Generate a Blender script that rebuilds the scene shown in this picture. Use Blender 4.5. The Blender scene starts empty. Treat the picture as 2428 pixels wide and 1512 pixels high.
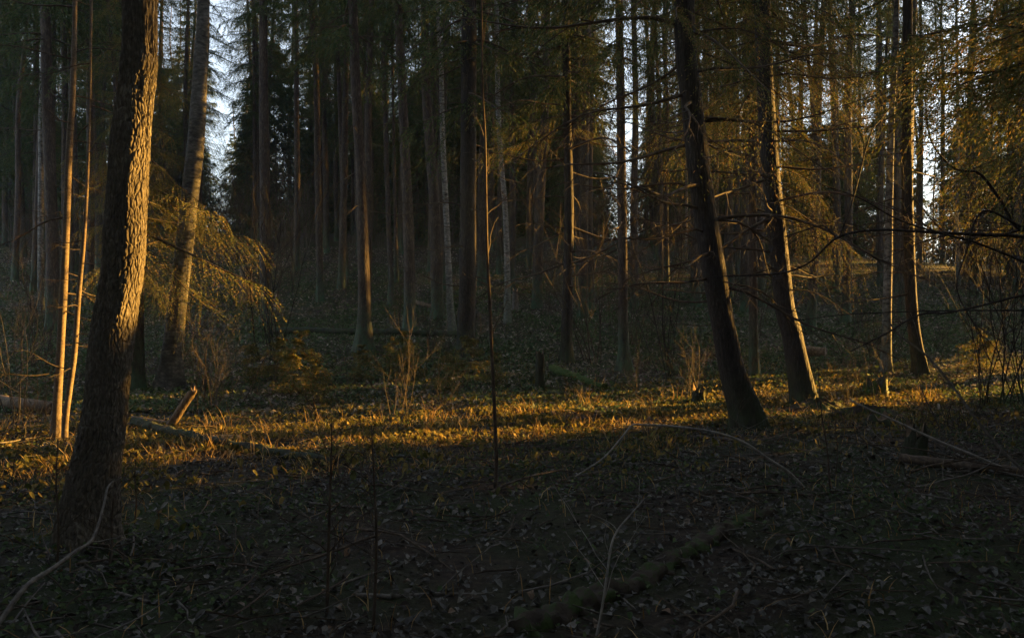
import bpy, math, random
import numpy as np
from mathutils import Vector, Matrix

rng = np.random.default_rng(11)
random.seed(11)
SC = bpy.context.scene
COL = SC.collection

# ------------------------------------------------------------------ camera
W, H = 1024, 637
F = 804.0                       # focal length in pixels of a 1024 wide frame
CZ = 1.6
K = 1024.0 / 2428.0             # measuring unit of the photograph -> 1024 wide frame
cam_d = bpy.data.cameras.new('camera')
cam_d.sensor_width = 36.0
cam_d.lens = 36.0 * F / W
cam_d.clip_start = 0.05
cam_d.clip_end = 2000
cam = bpy.data.objects.new('camera', cam_d)
COL.objects.link(cam)
cam.location = (0, 0, CZ)
cam.rotation_euler = (math.radians(90), 0, 0)
SC.camera = cam

# ------------------------------------------------------------------ sky, sun, exposure
SUN_AZ = math.radians(25.0)     # from +x towards +y
SUN_EL = math.radians(11.0)
SDIR = Vector((math.cos(SUN_AZ) * math.cos(SUN_EL), math.sin(SUN_AZ) * math.cos(SUN_EL), math.sin(SUN_EL)))
world = bpy.data.worlds.new('World')
SC.world = world
world.use_nodes = True
wn = world.node_tree.nodes
wl = world.node_tree.links
bgn = wn['Background']
sky = wn.new('ShaderNodeTexSky')
sky.sky_type = 'NISHITA'
sky.sun_disc = False
sky.sun_elevation = SUN_EL
sky.sun_rotation = math.pi / 2 - SUN_AZ
sky.air_density = 1.0
sky.dust_density = 1.5
sky.ozone_density = 2.5
veil = wn.new('ShaderNodeHueSaturation')      # thin high cloud takes the blue out of the sky
veil.inputs['Saturation'].default_value = 0.5
wl.new(sky.outputs[0], veil.inputs['Color'])
wl.new(veil.outputs[0], bgn.inputs[0])
bgn.inputs[1].default_value = 0.075
sun_d = bpy.data.lights.new('sun', 'SUN')
sun_d.energy = 5.0
sun_d.angle = math.radians(0.5)
sun_d.color = (1.0, 0.52, 0.10)
sun = bpy.data.objects.new('sun', sun_d)
COL.objects.link(sun)
sun.rotation_euler = SDIR.to_track_quat('Z', 'Y').to_euler()
sun.location = (30, 15, 12)
SC.view_settings.view_transform = 'Standard'
SC.view_settings.look = 'None'
SC.view_settings.exposure = 2.93
SC.view_settings.gamma = 1.0
SC.view_settings.use_curve_mapping = False
SC.render.engine = 'CYCLES'
SC.cycles.max_bounces = 5
SC.cycles.diffuse_bounces = 3
SC.cycles.glossy_bounces = 2
SC.cycles.transmission_bounces = 3
SC.cycles.use_denoising = True
SC.cycles.sample_clamp_indirect = 4.0

# ------------------------------------------------------------------ bookkeeping helpers
def tag(o, label=None, cat=None, group=None, kind=None):
    if label: o['label'] = label
    if cat: o['category'] = cat
    if group: o['group'] = group
    if kind: o['kind'] = kind
    return o

def link(o, parent=None):
    COL.objects.link(o)
    if parent is not None:
        o.parent = parent
    return o

def thing(name, label, cat, loc=(0, 0, 0), group=None, rz=0.0):
    o = bpy.data.objects.new(name, None)
    o.empty_display_size = 0.2
    o.location = loc
    o.rotation_euler = (0, 0, rz)
    COL.objects.link(o)
    return tag(o, label, cat, group)

def part(name, mesh, parent=None, loc=(0, 0, 0), rot=(0, 0, 0), scale=(1, 1, 1)):
    o = bpy.data.objects.new(name, mesh)
    o.location = loc
    o.rotation_euler = rot
    o.scale = scale
    return link(o, parent)

class MB:
    """collects quads and triangles as numpy blocks, builds one mesh"""
    def __init__(self):
        self.V = []; self.Q = []; self.T = []; self.qm = []; self.tm = []; self.n = 0
    def add(self, V, Q=None, T=None, mat=0):
        V = np.asarray(V, float)
        if Q is not None and len(Q):
            Q = np.asarray(Q, np.int64); self.Q.append(Q + self.n); self.qm.append(np.full(len(Q), mat))
        if T is not None and len(T):
            T = np.asarray(T, np.int64); self.T.append(T + self.n); self.tm.append(np.full(len(T), mat))
        self.V.append(V); self.n += len(V)
    def mesh(self, name, mats, smooth=True):
        me = bpy.data.meshes.new(name)
        V = np.concatenate(self.V) if self.V else np.zeros((0, 3))
        Q = np.concatenate(self.Q) if self.Q else np.zeros((0, 4), np.int64)
        T = np.concatenate(self.T) if self.T else np.zeros((0, 3), np.int64)
        mi = np.concatenate(self.qm + self.tm) if (self.qm or self.tm) else np.zeros(0)
        me.vertices.add(len(V)); me.vertices.foreach_set('co', V.astype(np.float32).ravel())
        li = np.concatenate([Q.ravel(), T.ravel()]).astype(np.int32)
        me.loops.add(len(li)); me.loops.foreach_set('vertex_index', li)
        npol = len(Q) + len(T)
        me.polygons.add(npol)
        st = np.concatenate([np.arange(len(Q)) * 4, len(Q) * 4 + np.arange(len(T)) * 3]).astype(np.int32)
        me.polygons.foreach_set('loop_start', st)
        me.polygons.foreach_set('loop_total', np.concatenate([np.full(len(Q), 4), np.full(len(T), 3)]).astype(np.int32))
        me.polygons.foreach_set('material_index', mi.astype(np.int32))
        me.polygons.foreach_set('use_smooth', np.full(npol, smooth))
        for m in (mats if isinstance(mats, (list, tuple)) else [mats]):
            me.materials.append(m)
        me.update(calc_edges=True)
        return me

def unit(v):
    v = np.asarray(v, float)
    return v / (np.linalg.norm(v, axis=-1, keepdims=True) + 1e-12)

def frames(P):
    P = np.asarray(P, float)
    t = np.gradient(P, axis=0)
    t = unit(t)
    a = np.array([1.0, 0, 0]) if abs(t[0, 0]) < 0.8 else np.array([0, 1.0, 0])
    N = np.zeros_like(P); B = np.zeros_like(P)
    n = a - t[0] * a.dot(t[0]); n /= np.linalg.norm(n)
    for i in range(len(P)):
        n = n - t[i] * n.dot(t[i]); n /= (np.linalg.norm(n) + 1e-12)
        N[i] = n; B[i] = np.cross(t[i], n)
    return t, N, B

def tube(mb, P, R, seg=6, mat=0, cap=True, mod=None, mat_cap=None):
    P = np.asarray(P, float); R = np.asarray(R, float) * np.ones(len(P))
    t, N, B = frames(P)
    th = np.linspace(0, 2 * math.pi, seg, endpoint=False)
    rr = R[:, None] * np.ones((1, seg))
    if mod is not None:
        rr = rr * mod
    V = P[:, None, :] + rr[:, :, None] * (np.cos(th)[None, :, None] * N[:, None, :] + np.sin(th)[None, :, None] * B[:, None, :])
    n = len(P)
    i = np.arange(n - 1)[:, None] * seg; j = np.arange(seg)[None, :]; k = (j + 1) % seg
    Q = np.stack([i + j, i + k, i + seg + k, i + seg + j], -1).reshape(-1, 4)
    V = V.reshape(-1, 3)
    mb.add(V, Q, None, mat)
    if cap:
        c = mat if mat_cap is None else mat_cap
        for e, ring in ((0, 0), (n - 1, (n - 1) * seg)):
            c0 = P[e]
            Vc = np.vstack([V[ring:ring + seg], c0])
            a = np.arange(seg); b = (a + 1) % seg
            T = np.stack([a, b, np.full(seg, seg)], -1) if e else np.stack([b, a, np.full(seg, seg)], -1)
            mb.add(Vc, None, T, c)

def spline(P, n):
    """Catmull-Rom through the rows of P (any number of columns)"""
    P = np.asarray(P, float)
    if len(P) < 3:
        u = np.linspace(0, 1, n)[:, None]
        return P[0] * (1 - u) + P[-1] * u
    d = np.r_[0, np.cumsum(np.linalg.norm(np.diff(P[:, :3], axis=0), axis=1))]
    d /= d[-1]
    ext = np.vstack([2 * P[0] - P[1], P, 2 * P[-1] - P[-2]])
    out = []
    for u in np.linspace(0, 1, n):
        i = min(np.searchsorted(d, u, 'right') - 1, len(P) - 2)
        s = (u - d[i]) / max(d[i + 1] - d[i], 1e-9)
        p0, p1, p2, p3 = ext[i], ext[i + 1], ext[i + 2], ext[i + 3]
        out.append(0.5 * (2 * p1 + (p2 - p0) * s + (2 * p0 - 5 * p1 + 4 * p2 - p3) * s * s + (3 * p1 - p0 - 3 * p2 + p3) * s ** 3))
    return np.array(out)

# ------------------------------------------------------------------ materials
def new_mat(name):
    m = bpy.data.materials.new(name); m.use_nodes = True
    nt = m.node_tree; b = nt.nodes['Principled BSDF']
    b.inputs['Roughness'].default_value = 0.85
    b.inputs['Specular IOR Level'].default_value = 0.25
    return m, nt, b

def ramp(nt, stops):
    r = nt.nodes.new('ShaderNodeValToRGB')
    e = r.color_ramp.elements
    e[0].position, e[0].color = stops[0][0], (*stops[0][1], 1)
    e[1].position, e[1].color = stops[-1][0], (*stops[-1][1], 1)
    for p, c in stops[1:-1]:
        x = e.new(p); x.color = (*c, 1)
    return r

def noise(nt, scale, detail=4, vec=None, rough=0.6, dim=None):
    n = nt.nodes.new('ShaderNodeTexNoise')
    n.inputs['Scale'].default_value = scale; n.inputs['Detail'].default_value = detail
    n.inputs['Roughness'].default_value = rough
    if vec is not None: nt.links.new(vec, n.inputs['Vector'])
    return n

def coords(nt, kind='Object', scale=(1, 1, 1)):
    t = nt.nodes.new('ShaderNodeTexCoord')
    mp = nt.nodes.new('ShaderNodeMapping'); mp.inputs['Scale'].default_value = scale
    nt.links.new(t.outputs[kind], mp.inputs['Vector'])
    return mp.outputs[0], t

def bump(nt, b, height, strength, dist):
    bp = nt.nodes.new('ShaderNodeBump'); bp.inputs['Strength'].default_value = strength
    bp.inputs['Distance'].default_value = dist
    nt.links.new(height, bp.inputs['Height']); nt.links.new(bp.outputs[0], b.inputs['Normal'])
    return bp

def mix(nt, fac, a, b_):
    m = nt.nodes.new('ShaderNodeMix'); m.data_type = 'RGBA'
    for s, v in ((0, fac), (6, a), (7, b_)):
        if hasattr(v, 'is_linked'): nt.links.new(v, m.inputs[s])
        elif s == 0: m.inputs[0].default_value = v
        else: m.inputs[s].default_value = (*v, 1)
    return m.outputs[2]

def bark_mat(name, stops, zs=0.22, scale=38, foot_tint=None, foot_h=1.6, bump_d=0.012):
    m, nt, b = new_mat(name)
    v, tc = coords(nt, 'Object', (1, 1, zs))
    n1 = noise(nt, scale, 6, v, 0.65)
    vo = nt.nodes.new('ShaderNodeTexVoronoi'); vo.inputs['Scale'].default_value = scale * 0.9
    nt.links.new(v, vo.inputs['Vector'])
    v2, _ = coords(nt, 'Object', (1, 1, 0.6))
    n2 = noise(nt, 3.0, 4, v2)
    mm = nt.nodes.new('ShaderNodeMath'); mm.operation = 'MULTIPLY_ADD'
    nt.links.new(n2.outputs[0], mm.inputs[0]); mm.inputs[1].default_value = 0.45
    nt.links.new(n1.outputs[0], mm.inputs[2])
    ms = nt.nodes.new('ShaderNodeMath'); ms.operation = 'SUBTRACT'; nt.links.new(mm.outputs[0], ms.inputs[0]); ms.inputs[1].default_value = 0.22
    r = ramp(nt, stops); nt.links.new(ms.outputs[0], r.inputs[0])
    colr = r.outputs[0]
    if foot_tint:  # algae green on most barks, plain dark brown on the birch
        sx = nt.nodes.new('ShaderNodeSeparateXYZ'); nt.links.new(tc.outputs['Object'], sx.inputs[0])
        mr = nt.nodes.new('ShaderNodeMapRange'); mr.inputs[1].default_value = 0.1; mr.inputs[2].default_value = foot_h
        mr.inputs[3].default_value = 0.85; mr.inputs[4].default_value = 0.0
        nt.links.new(sx.outputs[2], mr.inputs[0])
        mu = nt.nodes.new('ShaderNodeMath'); mu.operation = 'MULTIPLY'; nt.links.new(mr.outputs[0], mu.inputs[0])
        n3 = noise(nt, 6, 4, v2)
        r3 = ramp(nt, [(0.35, (0.2, 0.2, 0.2)), (0.6, (1, 1, 1))]); nt.links.new(n3.outputs[0], r3.inputs[0])
        nt.links.new(r3.outputs[0], mu.inputs[1])
        colr = mix(nt, mu.outputs[0], colr, foot_tint)
    nt.links.new(colr, b.inputs['Base Color'])
    ma = nt.nodes.new('ShaderNodeMath'); ma.operation = 'MULTIPLY_ADD'
    nt.links.new(vo.outputs['Distance'], ma.inputs[0]); ma.inputs[1].default_value = 0.8; nt.links.new(n1.outputs[0], ma.inputs[2])
    bump(nt, b, ma.outputs[0], 0.9, bump_d)
    return m

M = {}
M['spruce_bark'] = bark_mat('spruce_bark', [(0.3, (0.022, 0.016, 0.012)), (0.55, (0.065, 0.048, 0.037)), (0.8, (0.15, 0.12, 0.092))],
                            foot_tint=(0.055, 0.105, 0.055), foot_h=1.5)
M['dark_bark'] = bark_mat('dark_bark', [(0.3, (0.014, 0.011, 0.009)), (0.6, (0.042, 0.034, 0.027)), (0.85, (0.11, 0.095, 0.08))],
                          foot_tint=(0.035, 0.05, 0.02), foot_h=0.9)
M['smooth_bark'] = bark_mat('smooth_bark', [(0.3, (0.09, 0.068, 0.045)), (0.6, (0.17, 0.13, 0.09)), (0.85, (0.24, 0.20, 0.15))], zs=1.6, scale=22, bump_d=0.004)
M['pale_bark'] = bark_mat('pale_bark', [(0.3, (0.03, 0.027, 0.024)), (0.5, (0.15, 0.14, 0.125)), (0.8, (0.34, 0.32, 0.29))], zs=2.2, scale=9,
                          foot_tint=(0.08, 0.11, 0.07), foot_h=1.8, bump_d=0.006)
M['birch_bark'] = bark_mat('birch_bark', [(0.3, (0.03, 0.027, 0.024)), (0.55, (0.13, 0.12, 0.10)), (0.85, (0.32, 0.30, 0.27))], zs=2.2, scale=9, foot_tint=(0.03, 0.03, 0.022), foot_h=9.0, bump_d=0.01)  # dark brown lower stem, paler towards the top
M['old_bark'] = bark_mat('old_bark', [(0.25, (0.03, 0.025, 0.02)), (0.55, (0.105, 0.09, 0.068)), (0.8, (0.25, 0.225, 0.18))], zs=0.35, scale=55, bump_d=0.008)
M['twig_bark'] = bark_mat('twig_bark', [(0.3, (0.03, 0.022, 0.015)), (0.55, (0.075, 0.055, 0.038)), (0.8, (0.14, 0.11, 0.08))], zs=0.5, scale=25, bump_d=0.002)
M['grey_twig'] = bark_mat('grey_twig', [(0.3, (0.05, 0.044, 0.038)), (0.55, (0.12, 0.105, 0.088)), (0.8, (0.21, 0.19, 0.16))], zs=0.5, scale=25, bump_d=0.002)
M['pale_twig'] = bark_mat('pale_twig', [(0.3, (0.11, 0.10, 0.09)), (0.55, (0.24, 0.22, 0.19)), (0.8, (0.38, 0.35, 0.30))], zs=0.5, scale=25, bump_d=0.002)
M['rotten_wood'] = bark_mat('rotten_wood', [(0.3, (0.05, 0.036, 0.022)), (0.55, (0.15, 0.105, 0.065)), (0.8, (0.30, 0.22, 0.14))], zs=0.3, scale=30, bump_d=0.01)
M['fresh_wood'] = bark_mat('fresh_wood', [(0.3, (0.24, 0.15, 0.08)), (0.55, (0.42, 0.28, 0.15)), (0.8, (0.55, 0.40, 0.24))], zs=0.3, scale=30, bump_d=0.004)
M['mossy_bark'] = bark_mat('mossy_bark', [(0.3, (0.018, 0.03, 0.008)), (0.5, (0.045, 0.075, 0.015)), (0.72, (0.09, 0.10, 0.035)), (0.9, (0.10, 0.08, 0.05))], zs=1.0, scale=26, bump_d=0.02)

M['mossy_log_bark'] = bark_mat('mossy_log_bark', [(0.36, (0.03, 0.022, 0.015)), (0.48, (0.05, 0.038, 0.025)), (0.55, (0.03, 0.045, 0.012)), (0.75, (0.05, 0.075, 0.018))], zs=1.0, scale=11, bump_d=0.03)

def leaf_mat(name, stops, scale=9.0, trans=0.25, rough=0.75):
    m, nt, b = new_mat(name)
    b.inputs['Roughness'].default_value = rough
    g = nt.nodes.new('ShaderNodeNewGeometry')
    n = nt.nodes.new('ShaderNodeTexWhiteNoise'); n.noise_dimensions = '1D'
    nt.links.new(g.outputs['Random Per Island'], n.inputs['W'])
    oi = nt.nodes.new('ShaderNodeObjectInfo')
    ad = nt.nodes.new('ShaderNodeMath'); ad.operation = 'ADD'
    nt.links.new(g.outputs['Random Per Island'], ad.inputs[0]); nt.links.new(oi.outputs['Random'], ad.inputs[1])
    fr = nt.nodes.new('ShaderNodeMath'); fr.operation = 'FRACT'; nt.links.new(ad.outputs[0], fr.inputs[0])
    r = ramp(nt, stops); nt.links.new(fr.outputs[0], r.inputs[0])
    v, _ = coords(nt, 'Object')
    n2 = noise(nt, scale, 3, v)
    hs = nt.nodes.new('ShaderNodeHueSaturation')
    mr = nt.nodes.new('ShaderNodeMapRange'); mr.inputs[1].default_value = 0.3; mr.inputs[2].default_value = 0.7
    mr.inputs[3].default_value = 0.7; mr.inputs[4].default_value = 1.25
    nt.links.new(n2.outputs[0], mr.inputs[0]); nt.links.new(mr.outputs[0], hs.inputs['Value']); nt.links.new(r.outputs[0], hs.inputs['Color'])
    nt.links.new(hs.outputs[0], b.inputs['Base Color'])
    tr = nt.nodes.new('ShaderNodeBsdfTranslucent'); nt.links.new(hs.outputs[0], tr.inputs[0])
    ms = nt.nodes.new('ShaderNodeMixShader'); ms.inputs[0].default_value = trans
    nt.links.new(b.outputs[0], ms.inputs[1]); nt.links.new(tr.outputs[0], ms.inputs[2])
    nt.links.new(ms.outputs[0], nt.nodes['Material Output'].inputs[0])
    return m

M['needles'] = leaf_mat('spruce_needles', [(0, (0.030, 0.055, 0.018)), (0.5, (0.055, 0.085, 0.026)), (0.8, (0.085, 0.10, 0.03)), (1, (0.11, 0.095, 0.035))], 1.5)
M['sun_tinted_needles'] = leaf_mat('sun_tinted_needles', [(0, (0.06, 0.085, 0.02)), (0.4, (0.11, 0.12, 0.03)), (0.75, (0.18, 0.14, 0.045)), (1, (0.24, 0.14, 0.055))], 1.5, 0.3)  # needles again, with golden sunlight put into their colour
M['dead_leaf'] = leaf_mat('dead_leaf', [(0, (0.03, 0.022, 0.015)), (0.35, (0.055, 0.052, 0.043)), (0.65, (0.092, 0.088, 0.075)), (0.88, (0.14, 0.133, 0.114)), (0.96, (0.20, 0.18, 0.15)), (1, (0.17, 0.095, 0.045))], 30, 0.15, 0.6)
M['ground_leaf'] = leaf_mat('ground_leaf', [(0, (0.035, 0.06, 0.02)), (0.6, (0.07, 0.105, 0.04)), (1, (0.13, 0.15, 0.06))], 20, 0.35)
M['strip_leaf'] = leaf_mat('sun_tinted_leaf', [(0, (0.06, 0.07, 0.018)), (0.5, (0.13, 0.115, 0.03)), (1, (0.24, 0.17, 0.05))], 12, 0.35)  # sunlit orange put into the leaf colour of the strip plants
M['skylit_leaf'] = leaf_mat('skylit_leaf', [(0, (0.07, 0.09, 0.035)), (0.3, (0.09, 0.11, 0.045)), (0.35, (0.14, 0.12, 0.09)), (0.75, (0.22, 0.19, 0.145)), (1, (0.36, 0.31, 0.25))], 6, 0.2)  # lighter dead leaf, skylight on the slope put into its colour
M['dry_grass'] = leaf_mat('dry_grass', [(0, (0.18, 0.105, 0.035)), (0.6, (0.33, 0.21, 0.08)), (1, (0.46, 0.34, 0.15))], 10, 0.3)
M['beech_leaf'] = leaf_mat('withered_leaf', [(0, (0.20, 0.12, 0.05)), (1, (0.34, 0.22, 0.10))], 10, 0.35)

def ground_mat():
    m, nt, b = new_mat('forest_floor')
    b.inputs['Roughness'].default_value = 0.95
    v, _ = coords(nt, 'Object')
    n1 = noise(nt, 0.55, 5, v); n2 = noise(nt, 14, 6, v, 0.7); n3 = noise(nt, 90, 3, v, 0.7)
    soil = ramp(nt, [(0.3, (0.022, 0.016, 0.011)), (0.55, (0.062, 0.046, 0.032)), (0.75, (0.12, 0.092, 0.066))])
    nt.links.new(n2.outputs[0], soil.inputs[0])
    moss = ramp(nt, [(0.3, (0.015, 0.026, 0.008)), (0.6, (0.045, 0.066, 0.02)), (0.8, (0.08, 0.10, 0.035))])
    nt.links.new(n3.outputs[0], moss.inputs[0])
    f = ramp(nt, [(0.42, (0, 0, 0)), (0.58, (0.85, 0.85, 0.85))]); nt.links.new(n1.outputs[0], f.inputs[0])
    nt.links.new(mix(nt, f.outputs[0], soil.outputs[0], moss.outputs[0]), b.inputs['Base Color'])
    ma = nt.nodes.new('ShaderNodeMath'); ma.operation = 'ADD'
    nt.links.new(n2.outputs[0], ma.inputs[0]); nt.links.new(n3.outputs[0], ma.inputs[1])
    bump(nt, b, ma.outputs[0], 1.0, 0.04)
    return m
M['ground'] = ground_mat()

# ------------------------------------------------------------------ terrain
_ky = np.array([-400, 0, 10, 14, 17, 20, 25, 29, 37, 45, 52, 60, 80, 120, 200, 900], float)
_kz = np.array([0, 0, 0.0, .08, .32, .75, 1.5, 2.1, 4.0, 6.1, 7.2, 7.3, 6.0, 2.5, 0, 0], float)
_yy = np.arange(-400, 900, 0.5); _zz = np.interp(_yy, _ky, _kz)
_ker = np.hanning(15); _ker /= _ker.sum()
_zs = np.convolve(np.pad(_zz, 7, mode='edge'), _ker, 'valid')

def gh(x, y):
    x = np.asarray(x, float); y = np.asarray(y, float)
    s = np.clip((x + 5) / 40, 0, 1); s = s * s * (3 - 2 * s)
    z = np.interp(y, _yy, _zs) * (1 - 0.30 * s)
    a = 0.035
    z = z + a * (np.sin(0.9 * x + 0.4 * y) * np.sin(0.7 * y - 0.3 * x + 1.3)) + 0.018 * np.sin(2.3 * x + 1.1 * np.sin(1.9 * y)) * np.sin(2.1 * y + 0.5)
    z = z + 0.012 * np.sin(6.1 * x + 1.3 * np.sin(3 * y)) * np.sin(5.3 * y + x)
    r = np.maximum(np.abs(y) / 14, 1)
    z = z + 0.10 * np.clip(np.abs(y) / 20 - 0.5, 0, 3) * np.sin(0.35 * x + 0.8) * np.sin(0.31 * y + 0.4 * np.sin(0.2 * x))
    return z

def ghf(x, y): return float(gh(x, y))

def P(X, Y, d):
    """point seen at (X, Y) of the photograph's measuring units at distance d"""
    return np.array([(X * K - 512.0) / F * d, d, CZ + (318.5 - Y * K) / F * d])

def ground_at(X, Y):
    ds = np.arange(2.0, 140.0, 0.05)
    px = (X * K - 512.0) / F * ds; pz = CZ + (318.5 - Y * K) / F * ds
    hit = np.nonzero(pz <= gh(px, ds))[0]
    d = ds[hit[0]] if len(hit) else 45.0
    return d, (float((X * K - 512.0) / F * d), float(d), ghf((X * K - 512.0) / F * d, d))

def graded(lo, hi, c0, n, p):
    u = np.linspace(-1, 1, n)
    g = np.sign(u) * np.abs(u) ** p
    return np.where(g < 0, c0 + (c0 - lo) * g, c0 + (hi - c0) * g)
gx = graded(-420, 420, 0, 420, 3.2); gy = graded(-380, 800, 9, 460, 3.2)
GX, GY = np.meshgrid(gx, gy)
GZ = gh(GX, GY)
mb = MB()
ny, nx = GX.shape
i = np.arange(ny - 1)[:, None] * nx; j = np.arange(nx - 1)[None, :]
mb.add(np.stack([GX, GY, GZ], -1).reshape(-1, 3), np.stack([i + j, i + j + 1, i + nx + j + 1, i + nx + j], -1).reshape(-1, 4))
ground = part('ground', mb.mesh('ground', M['ground']))
tag(ground, 'dark forest floor rising to a wooded slope', None, None, 'structure')

# ------------------------------------------------------------------ trunks
def value_noise(u, v, seed, pu):
    r = np.random.default_rng(seed); g = r.random((64, 64))
    iu = np.floor(u).astype(int); iv = np.floor(v).astype(int); fu = u - iu; fv = v - iv
    fu = fu * fu * (3 - 2 * fu); fv = fv * fv * (3 - 2 * fv)
    a = g[iu % pu, iv % 64]; b = g[(iu + 1) % pu, iv % 64]; c = g[iu % pu, (iv + 1) % 64]; d = g[(iu + 1) % pu, (iv + 1) % 64]
    return (a * (1 - fu) + b * fu) * (1 - fv) + (c * (1 - fu) + d * fu) * fv

def trunk_mesh(name, Pr, mat, seg=20, step=0.16, flare=0.35, flare_h=0.35, rough=0.05, lobes=5, seed=0, detail_to=99):
    """Pr: rows x, y, z, r from the root up, local to the tree's base"""
    Pr = np.asarray(Pr, float)
    L = np.linalg.norm(np.diff(Pr[:, :3], axis=0), axis=1).sum()
    n = max(10, int(min(L, detail_to) / step) + 6)
    S = spline(Pr, n)
    z = S[:, 2] - Pr[0, 2] - 0.15
    th = np.linspace(0, 2 * math.pi, seg, endpoint=False)
    ph = (seed * 1.7) % 6.28
    fl = flare * np.exp(-np.maximum(z, 0) / flare_h)
    mod = 1 + fl[:, None] * (0.75 + 0.55 * np.cos(lobes * th + ph) + 0.25 * np.cos(2 * th + ph * 2))[None, :]
    u = np.arange(seg)[None, :] * (8 / seg) * np.ones((n, 1)); v = (S[:, 2] * 2.2 + seed)[:, None] * np.ones((1, seg))
    mod = mod * (1 + rough * 2 * (value_noise(u, np.abs(v), seed, 8) - 0.5))
    m = MB(); tube(m, S[:, :3], S[:, 3], seg, 0, True, mod)
    return m.mesh(name, mat), S

# dead branch variants: length 1 along +x, drooping, with side twigs
def dead_branch_mesh(seed, droop, twiggy=6):
    r = np.random.default_rng(seed); m = MB()
    n = 9; u = np.linspace(0, 1, n)
    Pm = np.stack([u, 0.10 * np.sin(u * 4 + r.random() * 6) * u, -droop * u ** 1.6 + 0.10 * u ** 3 + 0.03 * np.sin(7 * u + r.random() * 5)], -1)
    tube(m, Pm, np.interp(u, [0, 1], [0.0105, 0.002]), 5, 0, False)
    for k in range(twiggy):
        t = 0.25 + 0.72 * (k + r.random()) / twiggy
        b = np.array([np.interp(t, u, Pm[:, c]) for c in range(3)])
        s = 1 if k % 2 else -1
        ln = (0.16 + 0.22 * r.random()) * (1.15 - t * 0.7)
        d = unit([0.75, s * (0.5 + 0.5 * r.random()), -0.15 - 0.5 * r.random()])
        w = np.linspace(0, 1, 5)[:, None]
        Q = b + d * ln * w + np.array([0, 0, -0.12]) * ln * 2 * w ** 2 + r.normal(0, 0.006, (5, 3)) * w
        tube(m, Q, np.interp(w[:, 0], [0, 1], [0.0042, 0.0012]), 3, 0, False)
        for q in range(2):
            b2 = Q[2 + q]; d2 = unit(d + r.normal(0, 0.6, 3)); w2 = np.linspace(0, 1, 3)[:, None]
            tube(m, b2 + d2 * ln * 0.4 * w2, [0.0022, 0.0016, 0.001], 3, 0, False)
    return m.mesh('dead_branch', M['twig_bark'])
DEAD = [dead_branch_mesh(100 + k, 0.12 + 0.09 * k, 4 + k) for k in range(6)]

# ------------------------------------------------------------------ spruce foliage
def sprigs(m, O, D, L, Wd, r, mat=0, roll=None):
    """rhombic needle sprays: origin, direction, length, width"""
    n = len(O)
    up = unit(r.normal(0, 1, (n, 3)) + np.array([0, 0, 0.2]))
    side = unit(np.cross(D, up))
    L = np.asarray(L)[:, None] * np.ones((n, 1)); Wd = np.asarray(Wd)[:, None] * np.ones((n, 1))
    a = O; b = O + D * L * 0.4 + side * Wd * 0.5; c = O + D * L; d = O + D * L * 0.4 - side * Wd * 0.5
    V = np.stack([a, b, c, d], 1).reshape(-1, 3)
    Q = np.arange(n * 4).reshape(-1, 4)
    m.add(V, Q, None, mat)

def frond(m, r, L=1.0, droop=0.35, hang=0.5, nsec=14, per=9, sl=0.07, sw=0.02, axis=True, T=None, lift=0.12, wide=0.36):
    """a spruce bough along +x; T = 4x4 numpy transform"""
    n0 = 0 if False else m.n
    mm = MB()
    u = np.linspace(0, 1, 8)
    ax = np.stack([u * L, 0.04 * L * np.sin(3 * u + r.random() * 6), (-droop * u ** 1.4 + lift * u ** 3) * L], -1)
    if axis:
        tube(mm, ax, np.interp(u, [0, 1], [0.012 * L, 0.002]), 4, 1, False)
    O = []; D = []; LL = []
    for k in range(nsec):
        t = 0.10 + 0.9 * (k + r.random() * 0.7) / nsec
        base = np.array([np.interp(t, u, ax[:, c]) for c in range(3)])
        for s in (-1, 1):
            ln = L * wide * (0.35 + 0.65 * math.sin(math.pi * min(1, (1.08 - t) * 0.95) ** 0.8)) * (0.65 + 0.6 * r.random())
            d = unit([0.35 + 0.5 * r.random(), s * (0.4 + 0.5 * r.random()), -hang * (0.1 + 1.3 * r.random())])
            w = (np.arange(per) + r.random(per)) / per
            pts = base + d * ln * w[:, None] + np.array([0, 0, -hang * 0.9]) * ln * (w ** 1.8)[:, None]
            dd = unit(d + np.array([0, 0, -hang * 1.4]) * w[:, None])
            sv = unit(np.cross(dd, unit(np.array([0.3, s * 0.2, 1.0]) + r.normal(0, 0.3, 3))))
            dd = unit(dd + sv * (0.62 * np.where(np.arange(per) % 2, 1, -1))[:, None] + r.normal(0, 0.2, (per, 3)))
            O.append(pts); D.append(dd); LL.append(np.full(per, sl) * (0.6 + 0.8 * r.random(per)))
    O = np.concatenate(O); D = np.concatenate(D); LL = np.concatenate(LL)
    sprigs(mm, O, D, LL, np.full(len(O), sw) * (0.7 + 0.6 * r.random(len(O))), r, 0)
    for V in mm.V:
        if T is not None:
            V[:] = V @ T[:3, :3].T + T[:3, 3]
    for blk, mats, tgt in ((mm.Q, mm.qm, 'Q'), (mm.T, mm.tm, 'T')):
        for b, q in zip(blk, mats):
            (m.Q if tgt == 'Q' else m.T).append(b + m.n); (m.qm if tgt == 'Q' else m.tm).append(q)
    m.V += mm.V; m.n += mm.n

def T4(loc, az, pitch=0.0, roll=0.0, s=1.0):
    Mx = Matrix.Translation(loc) @ Matrix.Rotation(az, 4, 'Z') @ Matrix.Rotation(-pitch, 4, 'Y') @ Matrix.Rotation(roll, 4, 'X') @ Matrix.Scale(s, 4)
    return np.array(Mx)

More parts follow.
